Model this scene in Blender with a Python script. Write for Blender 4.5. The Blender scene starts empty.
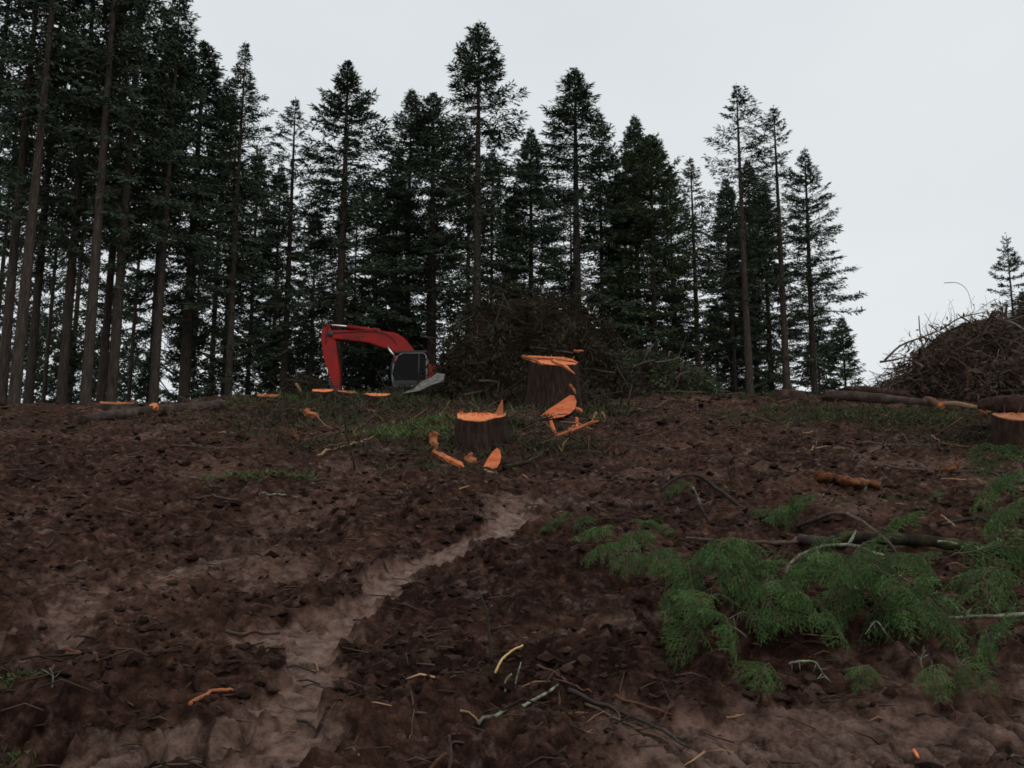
import bpy, math, random
import numpy as np
from mathutils import Vector, Matrix

random.seed(7)
RNG = np.random.default_rng(11)
D = bpy.data
C = bpy.context.scene.collection
scene = bpy.context.scene
PI = math.pi
FPX, CX, CY, PITCH, EYE = 963.0, 512.0, 384.0, math.radians(10.0), 1.6
CP, SP = math.cos(PITCH), math.sin(PITCH)

# ------------------------------------------------------------------ helpers
def link(o, parent=None):
    C.objects.link(o)
    if parent is not None:
        o.parent = parent
    return o

def tag(o, label=None, cat=None, group=None, kind=None):
    if label: o['label'] = label
    if cat: o['category'] = cat
    if group: o['group'] = group
    if kind: o['kind'] = kind
    return o

def empty(name, loc=(0, 0, 0), rotz=0.0, label=None, cat=None, group=None):
    o = D.objects.new(name, None)
    o.empty_display_size = 0.3
    link(o)
    o.location = loc
    o.rotation_euler = (0, 0, rotz)
    return tag(o, label, cat, group)

class MB:
    """collects vertices, faces, a tint per vertex and a material slot per face"""
    def __init__(self):
        self.v, self.f, self.t, self.m, self.n = [], [], [], [], 0
    def add(self, v, f, tint=0.5, mat=0):
        v = np.asarray(v, float).reshape(-1, 3)
        self.v.append(v)
        tt = np.asarray(tint, float)
        self.t.append(np.full(len(v), float(tt)) if tt.ndim == 0 else tt)
        if isinstance(f, np.ndarray):
            self.f.append((f + self.n))
            self.m.append(np.full(len(f), mat))
        else:
            by = {}
            for q in f:
                by.setdefault(len(q), []).append(q)
            for k, qs in by.items():
                self.f.append(np.array(qs, int) + self.n)
                self.m.append(np.full(len(qs), mat))
        self.n += len(v)
    def mesh(self, name, mats, smooth=True):
        me = D.meshes.new(name)
        v = np.concatenate(self.v)
        me.vertices.add(len(v))
        me.vertices.foreach_set('co', v.astype(np.float32).ravel())
        tot = np.concatenate([np.full(len(f), f.shape[1]) for f in self.f])
        lv = np.concatenate([f.ravel() for f in self.f])
        me.loops.add(len(lv))
        me.loops.foreach_set('vertex_index', lv.astype(np.int32))
        me.polygons.add(len(tot))
        st = np.concatenate([[0], np.cumsum(tot)[:-1]])
        me.polygons.foreach_set('loop_start', st.astype(np.int32))
        me.polygons.foreach_set('material_index', np.concatenate(self.m).astype(np.int32))
        me.polygons.foreach_set('use_smooth', np.full(len(tot), bool(smooth)))
        a = me.attributes.new('tint', 'FLOAT', 'POINT')
        a.data.foreach_set('value', np.concatenate(self.t).astype(np.float32))
        for m in (mats if isinstance(mats, (list, tuple)) else [mats]):
            me.materials.append(m)
        me.update(calc_edges=True)
        return me
    def build(self, name, mats, parent=None, smooth=True):
        return link(D.objects.new(name, self.mesh(name, mats, smooth)), parent)

def vhash(ix, iy, seed):
    h = (ix.astype(np.int64) * 374761393 + iy.astype(np.int64) * 668265263 + seed * 2147483647) & 0xFFFFFFFF
    h = ((h ^ (h >> 13)) * 1274126177) & 0xFFFFFFFF
    h = h ^ (h >> 16)
    return (h & 0xFFFF) / 65536.0

def gn(x, y, seed=0):
    """2-D gradient noise, about -0.7 .. 0.7"""
    x = np.asarray(x, float); y = np.asarray(y, float)
    xi, yi = np.floor(x), np.floor(y)
    fx, fy = x - xi, y - yi
    u = fx * fx * fx * (fx * (fx * 6 - 15) + 10)
    w = fy * fy * fy * (fy * (fy * 6 - 15) + 10)
    def g(dx, dy):
        a = vhash(xi + dx, yi + dy, seed) * 2 * PI
        return np.cos(a) * (fx - dx) + np.sin(a) * (fy - dy)
    return (g(0, 0) * (1 - u) + g(1, 0) * u) * (1 - w) + (g(0, 1) * (1 - u) + g(1, 1) * u) * w

def lumps(x, y, seed):
    """rounded clods packed side by side with sharp gaps between them, 0..1"""
    xi, yi = np.floor(x), np.floor(y)
    best = np.full(x.shape, 9.0); hgt = np.zeros(x.shape)
    for dx in (-1, 0, 1):
        for dy in (-1, 0, 1):
            cx_, cy_ = xi + dx, yi + dy
            px = cx_ + 0.15 + 0.7 * vhash(cx_, cy_, seed); py = cy_ + 0.15 + 0.7 * vhash(cx_, cy_, seed + 3)
            r = 0.40 + 0.35 * vhash(cx_, cy_, seed + 7)
            d = np.hypot(x - px, y - py) / r
            h = np.sqrt(np.maximum(0, 1 - d * d)) * r * (0.25 + 0.95 * vhash(cx_, cy_, seed + 9))
            hgt = np.maximum(hgt, h)
    return hgt

def sstep(a, b, x):
    t = np.clip((x - a) / (b - a), 0, 1)
    return t * t * (3 - 2 * t)

def cross3(a, b):
    return np.array([a[1] * b[2] - a[2] * b[1], a[2] * b[0] - a[0] * b[2], a[0] * b[1] - a[1] * b[0]])

def tube(pts, rad, sides=6, bump=0.0, seed=0, cap=True):
    """tapered tube along a polyline"""
    P = np.asarray(pts, float); n = len(P)
    rad = np.asarray(rad, float) * np.ones(n)
    T = np.gradient(P, axis=0)
    T /= np.linalg.norm(T, axis=1, keepdims=True) + 1e-9
    up = np.array([0, 0, 1.0]) if abs(T[0][2]) < 0.9 else np.array([1.0, 0, 0])
    v = []
    rr = np.random.default_rng(seed)
    for i in range(n):
        a = cross3(T[i], up); a /= math.sqrt(a[0] * a[0] + a[1] * a[1] + a[2] * a[2]) + 1e-9
        b = cross3(a, T[i])
        up = b
        ang = np.arange(sides) * 2 * PI / sides
        r = rad[i] * (1 + bump * rr.uniform(-1, 1, sides))
        v.append(P[i] + np.outer(np.cos(ang) * r, a) + np.outer(np.sin(ang) * r, b))
    v = np.concatenate(v)
    i = np.arange(n - 1)[:, None] * sides
    j = np.arange(sides)[None, :]; k = (j + 1) % sides
    q = np.stack([i + j, i + k, i + sides + k, i + sides + j], -1).reshape(-1, 4)
    f = [tuple(x) for x in q]
    if cap:
        f.append(tuple(range(sides))[::-1]); f.append(tuple(range((n - 1) * sides, n * sides)))
    return v, f

def smooth_line(pts, n):
    """Catmull-Rom through the points"""
    P = np.asarray(pts, float)
    if len(P) == 2:
        return P[0] + (P[1] - P[0]) * np.linspace(0, 1, n)[:, None]
    Q = np.vstack([2 * P[0] - P[1], P, 2 * P[-1] - P[-2]])
    out = []
    for s in np.linspace(0, len(P) - 1 - 1e-6, n):
        i = int(s); t = s - i
        a, b, c, d = Q[i], Q[i + 1], Q[i + 2], Q[i + 3]
        out.append(0.5 * (2 * b + (c - a) * t + (2 * a - 5 * b + 4 * c - d) * t * t + (3 * b - a - 3 * c + d) * t ** 3))
    return np.array(out)

def leaf_quads(p, u, l, w, rng):
    """diamonds starting at p along unit u, length l, half-width w -> verts, faces"""
    n = len(p)
    r = rng.normal(size=(n, 3))
    s = np.cross(u, r); s /= np.linalg.norm(s, axis=1, keepdims=True) + 1e-9
    mid = p + u * (l * 0.45)[:, None]
    v = np.stack([p, mid + s * w[:, None], p + u * l[:, None], mid - s * w[:, None]], 1).reshape(-1, 3)
    f = (np.arange(n)[:, None] * 4 + np.arange(4)[None, :])
    return v, f

# ------------------------------------------------------------------ materials
def new_mat(name):
    m = D.materials.new(name); m.use_nodes = True
    nt = m.node_tree
    b = nt.nodes['Principled BSDF']
    return m, nt, b

def N(nt, t, **kw):
    n = nt.nodes.new(t)
    for k, v in kw.items():
        if k in n.inputs: n.inputs[k].default_value = v
        else: setattr(n, k, v)
    return n

def ramp(nt, fac, stops):
    r = nt.nodes.new('ShaderNodeValToRGB')
    e = r.color_ramp.elements
    while len(e) < len(stops): e.new(0.5)
    for i, (p, c) in enumerate(stops):
        e[i].position = p; e[i].color = (*c, 1)
    nt.links.new(fac, r.inputs[0])
    return r.outputs[0]

def rough_mat(name, stops, scale=6.0, rough=0.85, bump=0.4, bdist=0.02, attr=None, spec=0.12, stretch=(1, 1, 1), mixattr=0.6, detail=6, bscale=None):
    m, nt, b = new_mat(name)
    tc = N(nt, 'ShaderNodeTexCoord')
    mp = N(nt, 'ShaderNodeMapping'); mp.inputs['Scale'].default_value = stretch
    nt.links.new(tc.outputs['Object'], mp.inputs[0])
    no = N(nt, 'ShaderNodeTexNoise', Scale=scale, Detail=detail, Roughness=0.65)
    nt.links.new(mp.outputs[0], no.inputs['Vector'])
    fac = no.outputs['Fac']
    if attr:
        at = N(nt, 'ShaderNodeAttribute', attribute_name=attr)
        mx = N(nt, 'ShaderNodeMix'); mx.data_type = 'FLOAT'; mx.inputs[0].default_value = mixattr
        nt.links.new(fac, mx.inputs[2]); nt.links.new(at.outputs['Fac'], mx.inputs[3])
        fac = mx.outputs[0]
    nt.links.new(ramp(nt, fac, stops), b.inputs['Base Color'])
    b.inputs['Roughness'].default_value = rough
    b.inputs['Specular IOR Level'].default_value = spec
    if bump:
        no2 = N(nt, 'ShaderNodeTexNoise', Scale=bscale or scale * 3, Detail=5, Roughness=0.6)
        nt.links.new(mp.outputs[0], no2.inputs['Vector'])
        bp = N(nt, 'ShaderNodeBump', Strength=bump, Distance=bdist)
        nt.links.new(no2.outputs['Fac'], bp.inputs['Height'])
        nt.links.new(bp.outputs[0], b.inputs['Normal'])
    return m

def paint_mat(name, col, rough=0.45, metal=0.0, dirt=(0.06, 0.04, 0.03), amount=0.5, spec=0.4):
    m, nt, b = new_mat(name)
    tc = N(nt, 'ShaderNodeTexCoord')
    no = N(nt, 'ShaderNodeTexNoise', Scale=2.2, Detail=8, Roughness=0.7)
    nt.links.new(tc.outputs['Object'], no.inputs['Vector'])
    nt.links.new(ramp(nt, no.outputs['Fac'], [(0.42, col), (0.52, tuple(c * 0.85 for c in col)), (0.52 + 0.45 * (1.1 - amount), dirt)]), b.inputs['Base Color'])
    b.inputs['Roughness'].default_value = rough
    b.inputs['Metallic'].default_value = metal
    b.inputs['Specular IOR Level'].default_value = spec
    return m

M = {}
M['bark'] = rough_mat('fir_bark', [(0.3, (0.026, 0.019, 0.016)), (0.5, (0.057, 0.043, 0.036)), (0.75, (0.105, 0.085, 0.074))], 3.0, 0.95, 0.8, 0.05, stretch=(4, 4, 0.6), spec=0.1)
M['needles'] = rough_mat('fir_needles', [(0.1, (0.023, 0.036, 0.025)), (0.5, (0.044, 0.061, 0.04)), (0.9, (0.075, 0.093, 0.052))], 0.8, 0.8, 0, attr='tint', spec=0.15, mixattr=0.55)
M['needles_green'] = rough_mat('light_green_needles', [(0.1, (0.025, 0.038, 0.02)), (0.5, (0.052, 0.072, 0.034)), (0.9, (0.088, 0.108, 0.05))], 0.8, 0.8, 0, attr='tint', spec=0.15, mixattr=0.55)
M['bough'] = rough_mat('cut_bough_needles', [(0.02, (0.05, 0.035, 0.016)), (0.12, (0.018, 0.038, 0.009)), (0.4, (0.052, 0.112, 0.025)), (0.7, (0.11, 0.2, 0.055)), (1.0, (0.3, 0.4, 0.18))], 5, 0.65, 0, attr='tint', spec=0.25, mixattr=0.7)
M['lichen'] = rough_mat('lichen_bark', [(0.34, (0.05, 0.038, 0.027)), (0.47, (0.13, 0.13, 0.09)), (0.6, (0.25, 0.275, 0.19)), (0.8, (0.4, 0.42, 0.32))], 22, 0.95, 0.5, 0.004, spec=0.1)
M['stick'] = rough_mat('dead_stick_bark', [(0.25, (0.03, 0.02, 0.016)), (0.5, (0.085, 0.055, 0.04)), (0.8, (0.17, 0.125, 0.09))], 14, 0.85, 0.5, 0.004, spec=0.2)
M['dark_stick'] = rough_mat('wet_dark_bark', [(0.3, (0.018, 0.013, 0.011)), (0.55, (0.04, 0.029, 0.024)), (0.8, (0.09, 0.065, 0.05))], 16, 0.75, 0.6, 0.004, spec=0.25)
M['red_stick'] = rough_mat('reddish_inner_bark', [(0.3, (0.05, 0.02, 0.012)), (0.55, (0.11, 0.045, 0.026)), (0.8, (0.25, 0.115, 0.065))], 14, 0.8, 0.5, 0.004, spec=0.2)
M['tan'] = rough_mat('tan_wood', [(0.25, (0.11, 0.062, 0.033)), (0.5, (0.23, 0.14, 0.075)), (0.8, (0.42, 0.28, 0.16))], 18, 0.8, 0.4, 0.003, spec=0.2)
M['yellow'] = rough_mat('peeled_yellow_wood', [(0.25, (0.5, 0.3, 0.1)), (0.5, (0.75, 0.52, 0.2)), (0.8, (0.85, 0.66, 0.33))], 16, 0.6, 0.3, 0.002, spec=0.3)
M['cut'] = rough_mat('fresh_orange_cut_wood', [(0.28, (0.36, 0.085, 0.03)), (0.46, (0.68, 0.18, 0.062)), (0.75, (0.82, 0.33, 0.15))], 3.2, 0.75, 0.5, 0.01, stretch=(5, 1.2, 5), spec=0.2)
M['cut_red'] = rough_mat('fresh_red_heartwood', [(0.28, (0.38, 0.08, 0.033)), (0.5, (0.62, 0.15, 0.058)), (0.78, (0.72, 0.24, 0.11))], 4, 0.75, 0.4, 0.008, stretch=(1, 3, 3), spec=0.2)
M['old_cut'] = rough_mat('dull_cut_wood', [(0.28, (0.13, 0.045, 0.02)), (0.5, (0.34, 0.11, 0.045)), (0.78, (0.5, 0.23, 0.115))], 4, 0.8, 0.5, 0.01, spec=0.2)
M['pale'] = rough_mat('weathered_grey_wood', [(0.3, (0.04, 0.036, 0.03)), (0.48, (0.19, 0.18, 0.16)), (0.8, (0.4, 0.385, 0.355))], 5, 0.85, 0.5, 0.01, spec=0.2, stretch=(1, 1, 4))
M['stump'] = rough_mat('stump_bark', [(0.3, (0.011, 0.0062, 0.0047)), (0.48, (0.03, 0.0165, 0.012)), (0.62, (0.05, 0.03, 0.02)), (0.78, (0.075, 0.06, 0.03))], 5, 0.95, 0.9, 0.04, stretch=(3, 3, 0.6), spec=0.15)
M['log'] = rough_mat('log_bark', [(0.3, (0.022, 0.015, 0.012)), (0.5, (0.052, 0.036, 0.029)), (0.75, (0.125, 0.092, 0.076))], 4, 0.9, 0.8, 0.02, spec=0.15)
M['rot'] = rough_mat('rotten_orange_wood', [(0.3, (0.03, 0.012, 0.006)), (0.5, (0.11, 0.04, 0.016)), (0.75, (0.26, 0.11, 0.047))], 12, 0.9, 0.8, 0.01, spec=0.15)
M['rot_dark'] = rough_mat('dark_red_bark', [(0.3, (0.02, 0.011, 0.009)), (0.5, (0.05, 0.026, 0.02)), (0.75, (0.11, 0.06, 0.045))], 6, 0.95, 0.9, 0.03, spec=0.1)
M['moss'] = rough_mat('mossy_bark', [(0.36, (0.012, 0.01, 0.007)), (0.52, (0.028, 0.024, 0.014)), (0.64, (0.06, 0.066, 0.022)), (0.8, (0.12, 0.125, 0.042))], 7, 0.95, 0.8, 0.01, spec=0.1)
M['brown_twigs'] = rough_mat('brush_twigs', [(0.1, (0.012, 0.0085, 0.0065)), (0.5, (0.05, 0.035, 0.026)), (0.9, (0.17, 0.122, 0.092))], 3, 0.9, 0, attr='tint', spec=0.15, mixattr=0.8)
M['dead_needles'] = rough_mat('dead_brush_needles', [(0.1, (0.014, 0.011, 0.007)), (0.45, (0.038, 0.03, 0.018)), (0.75, (0.048, 0.05, 0.024)), (0.95, (0.1, 0.075, 0.044))], 1.2, 0.9, 0, attr='tint', spec=0.1, mixattr=0.6)
M['brown_needles'] = rough_mat('brown_brush_needles', [(0.1, (0.034, 0.022, 0.016)), (0.45, (0.085, 0.055, 0.04)), (0.75, (0.09, 0.072, 0.046)), (0.95, (0.19, 0.13, 0.095))], 1.2, 0.9, 0, attr='tint', spec=0.1, mixattr=0.6)
M['soil'] = rough_mat('dark_soil', [(0.3, (0.014, 0.009, 0.007)), (0.55, (0.035, 0.022, 0.017)), (0.8, (0.06, 0.038, 0.029))], 5, 0.95, 1.0, 0.06, spec=0.15)
M['clod'] = rough_mat('mud_clod', [(0.25, (0.011, 0.0055, 0.0042)), (0.5, (0.03, 0.016, 0.012)), (0.8, (0.075, 0.043, 0.032))], 8, 0.92, 1.0, 0.02, attr='tint', spec=0.05, mixattr=0.5)
M['chips'] = rough_mat('wood_chips', [(0.05, (0.025, 0.016, 0.012)), (0.5, (0.085, 0.05, 0.034)), (0.8, (0.24, 0.13, 0.075)), (0.97, (0.6, 0.36, 0.19))], 4, 0.85, 0, attr='tint', spec=0.2, mixattr=0.92)
M['cover'] = rough_mat('low_green_plants', [(0.08, (0.03, 0.02, 0.013)), (0.35, (0.036, 0.033, 0.015)), (0.55, (0.045, 0.058, 0.02)), (0.8, (0.075, 0.115, 0.032)), (0.98, (0.17, 0.2, 0.08))], 2, 0.8, 0, attr='tint', spec=0.2, mixattr=0.75)
M['red_paint'] = paint_mat('red_machine_paint', (0.33, 0.016, 0.013), 0.5, amount=0.5, spec=0.18)
M['grey_paint'] = paint_mat('grey_cab_paint', (0.15, 0.155, 0.155), 0.45, amount=0.5)
M['black_paint'] = paint_mat('black_roof_paint', (0.02, 0.02, 0.021), 0.5, amount=0.3)
M['steel'] = paint_mat('worn_steel', (0.05, 0.046, 0.042), 0.6, 0.2, amount=0.6)
M['chrome'] = paint_mat('chrome_rod', (0.8, 0.8, 0.8), 0.22, 1.0, dirt=(0.5, 0.5, 0.5), amount=0.2)
M['letter'] = paint_mat('dark_lettering', (0.06, 0.012, 0.012), 0.6, amount=0.2)
M['interior'] = paint_mat('cab_interior', (0.025, 0.02, 0.02), 0.8, amount=0.2)
m, nt, b = new_mat('dark_cab_glass')
b.inputs['Base Color'].default_value = (0.012, 0.011, 0.012, 1); b.inputs['Roughness'].default_value = 0.12; b.inputs['Specular IOR Level'].default_value = 0.04
M['glass'] = m

# ------------------------------------------------------------------ terrain
def smin(a, b, k):
    h = np.clip(0.5 + 0.5 * (b - a) / k, 0, 1)
    return b * (1 - h) + a * h - k * h * (1 - h)

def base_z(x, y):
    x = np.asarray(x, float); y = np.asarray(y, float)
    ramp_ = np.where(y > 0, 0.212 * y, 0.15 * y)
    top = np.interp(x, [-60, -30, -20, -13, -8, 0, 10, 14, 17, 22, 40, 80], [5.2, 5.9, 6.55, 7.1, 7.95, 8.35, 8.35, 8.25, 8.0, 7.8, 7.3, 6.5])
    top = top - np.maximum(0, y - 85) * 0.03 - np.maximum(0, y - 200) * 0.02
    z = smin(ramp_, top, 1.6)
    return z

def macro(x, y):
    x = np.asarray(x, float); y = np.asarray(y, float)
    z = base_z(x, y)
    fade = sstep(0.5, 6, np.hypot(x, y)) * (1 - 0.6 * sstep(60, 120, np.hypot(x, y)))
    z = z + fade * (0.30 * gn(x / 7.0 + 3.1, y / 7.0, 1) + 0.16 * gn(x / 2.9, y / 2.9 + 7.7, 2))
    z = z + 0.35 * np.exp(-(((x - 0.1) / 2.2) ** 2 + ((y - 18.5) / 3.0) ** 2))
    return z

def ray(px, py):
    a, b_ = (px - CX) / FPX, (CY - py) / FPX
    return np.array([a, CP - b_ * SP, SP + b_ * CP])

def at(px, py, Y):
    """the point of the line of sight through a pixel that lies Y metres in front"""
    d = ray(px, py)
    return np.array([0, 0, EYE]) + d * (Y / d[1])

def ground_pt(px, py):
    d = ray(px, py)
    t = np.concatenate([np.arange(2, 60, 0.03)])
    p = np.array([0, 0, EYE])[None] + t[:, None] * d[None]
    below = p[:, 2] < macro(p[:, 0], p[:, 1])
    i = int(np.argmax(below)) if below.any() else int(np.argmin(p[:, 2] - macro(p[:, 0], p[:, 1])))
    return p[i]

def gline(pxs):
    return np.array([ground_pt(*p)[:2] for p in pxs])

PATHS = [  # worn wet wheel paths: pixel polyline, half width in m, strength
    ([(235, 800), (262, 760), (290, 715), (305, 670), (325, 630), (365, 600), (392, 578), (430, 552), (478, 532), (515, 514), (552, 500)], 0.15, 1.0),
    ([(250, 648), (300, 625), (355, 605)], 0.20, 0.75),
    ([(-20, 650), (30, 625), (70, 600), (140, 578), (230, 562), (290, 570)], 0.13, 0.45),
    ([(60, 640), (75, 600)], 0.12, 0.6),
    ([(650, 775), (690, 745), (705, 715)], 0.16, 0.8),
    ([(545, 640), (600, 628), (640, 618)], 0.12, 0.55),
    ([(500, 520), (530, 498)], 0.22, 0.6),
    ([(40, 770), (110, 745), (200, 735)], 0.20, 0.6),
    ([(690, 745), (800, 728), (900, 732), (1060, 740)], 0.36, 0.62),
]
PATHS = [(gline(p), w, s) for p, w, s in PATHS]
TREADS = [  # prints of track plates: centre line, half width, plate pitch, skew
    (gline([(650, 748), (840, 728), (1060, 722)]), 0.34, 0.17, 0.35),
    (gline([(-40, 752), (110, 738), (260, 712)]), 0.30, 0.16, -0.25),
    (gline([(-30, 690), (100, 672), (200, 640)]), 0.26, 0.16, 0.2),
]

def line_dist(x, y, L):
    best = np.full(x.shape, 1e9); along = np.zeros(x.shape); acc = 0.0
    for a, b_ in zip(L[:-1], L[1:]):
        d = b_ - a; n = math.hypot(*d)
        t = np.clip(((x - a[0]) * d[0] + (y - a[1]) * d[1]) / (n * n), 0, 1)
        q = np.hypot(x - a[0] - t * d[0], y - a[1] - t * d[1])
        m_ = q < best
        best = np.where(m_, q, best); along = np.where(m_, acc + t * n, along)
        acc += n
    return best, along

def terrain(x, y, spacing=0.0):
    """full height and wetness"""
    x = np.asarray(x, float); y = np.asarray(y, float)
    z = macro(x, y)
    r = np.hypot(x, y)
    wx = x + 0.25 * gn(x / 0.8, y / 0.8, 21); wy = y + 0.25 * gn(x / 0.8 + 9, y / 0.8, 22)
    wet = np.zeros(x.shape)
    near = r < 40
    for L, w, s in PATHS:
        dist, _ = line_dist(wx, wy, L)
        dist = dist + 0.16 * gn(x / 0.33, y / 0.33, 5) + 0.12 * gn(x / 0.12, y / 0.12, 6) + 0.05 * gn(x / 0.05, y / 0.05, 16)
        wet = np.maximum(wet, s * (1 - sstep(w * 0.75, w * 1.3, dist)))
    patch = sstep(0.2, 0.34, gn(x / 1.3 + 4, y / 1.3, 31) + 0.35 * gn(x / 0.3, y / 0.3, 32) + 0.2 * gn(x / 0.1, y / 0.1, 33)) * 0.26
    wet = np.maximum(wet, patch * near)
    rough = 1 - 0.72 * wet
    fade = sstep(0.8, 3.0, r) * (1 - sstep(60, 140, r) * 0.8)
    d = np.zeros(x.shape)
    for lam, amp, sd in ((1.35, 0.20, 3), (0.62, 0.17, 4), (0.30, 0.12, 7), (0.145, 0.085, 8), (0.068, 0.05, 9), (0.034, 0.03, 10)):
        k = amp * np.clip(lam / (3.0 * np.maximum(spacing, 1e-6)) - 0.4, 0, 1)
        n1 = np.abs(gn(wx / lam + sd * 13.1, wy / lam, sd))
        d = d + k * (n1 - 0.22) * (rough if lam < 1 else 0.5 + 0.5 * rough)
    for lam, amp, sd in ((0.34, 0.13, 71), (0.15, 0.095, 75), (0.065, 0.05, 79)):
        k = amp * np.clip(lam / (3.0 * np.maximum(spacing, 1e-6)) - 0.4, 0, 1)
        ux = wx + 0.35 * lam * gn(x / lam * 1.7, y / lam * 1.7, sd + 1); uy = wy + 0.35 * lam * gn(x / lam * 1.7 + 5, y / lam * 1.7, sd + 2)
        where = sstep(-0.12, 0.22, gn(x / (lam * 5) + sd, y / (lam * 5), sd + 4)) * (1 - 0.85 * wet)
        d = d + k * lumps(ux / lam, uy / lam, sd) * where
    pocks = np.maximum(0, -gn(x / 0.11, y / 0.11, 41) - 0.12) * 0.11 * wet
    z = z + fade * d - 0.05 * wet * fade - pocks * fade
    for L, w, pitch, skew in TREADS:
        dist, al = line_dist(x, y, L)
        side = (x - L[0][0]) * 0.2 + (y - L[0][1])
        ph = (al + skew * side + 0.05 * gn(x / 0.3, y / 0.3, 51)) / pitch
        saw = np.abs((ph % 1.0) - 0.5) * 2
        mask = (1 - sstep(w * 0.75, w, dist + 0.06 * gn(x / 0.25, y / 0.25, 52))) * sstep(-0.25, 0.2, gn(x / 0.6, y / 0.6, 53) + 0.1)
        z = z - mask * (0.085 * sstep(0.5, 0.95, saw) + 0.02)
    return z, np.clip(wet, 0, 1)

_gp_cache = {}
def ground_hit(px, py):
    """like ground_pt, but on the finished surface"""
    key = (px, py)
    if key not in _gp_cache:
        g = ground_pt(px, py); d = ray(px, py)
        t0 = g[1] / d[1]
        t = np.linspace(max(2.2, t0 - 2.5), t0 + 1.0, 220)
        p = np.array([0, 0, EYE])[None] + t[:, None] * d[None]
        gap = p[:, 2] - terrain(p[:, 0], p[:, 1])[0]
        i = int(np.argmax(gap < 0)) if (gap < 0).any() else int(np.argmin(gap))
        _gp_cache[key] = p[i]
    return _gp_cache[key]

def tz(x, y):
    return float(terrain(np.array([x]), np.array([y]))[0][0])

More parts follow.
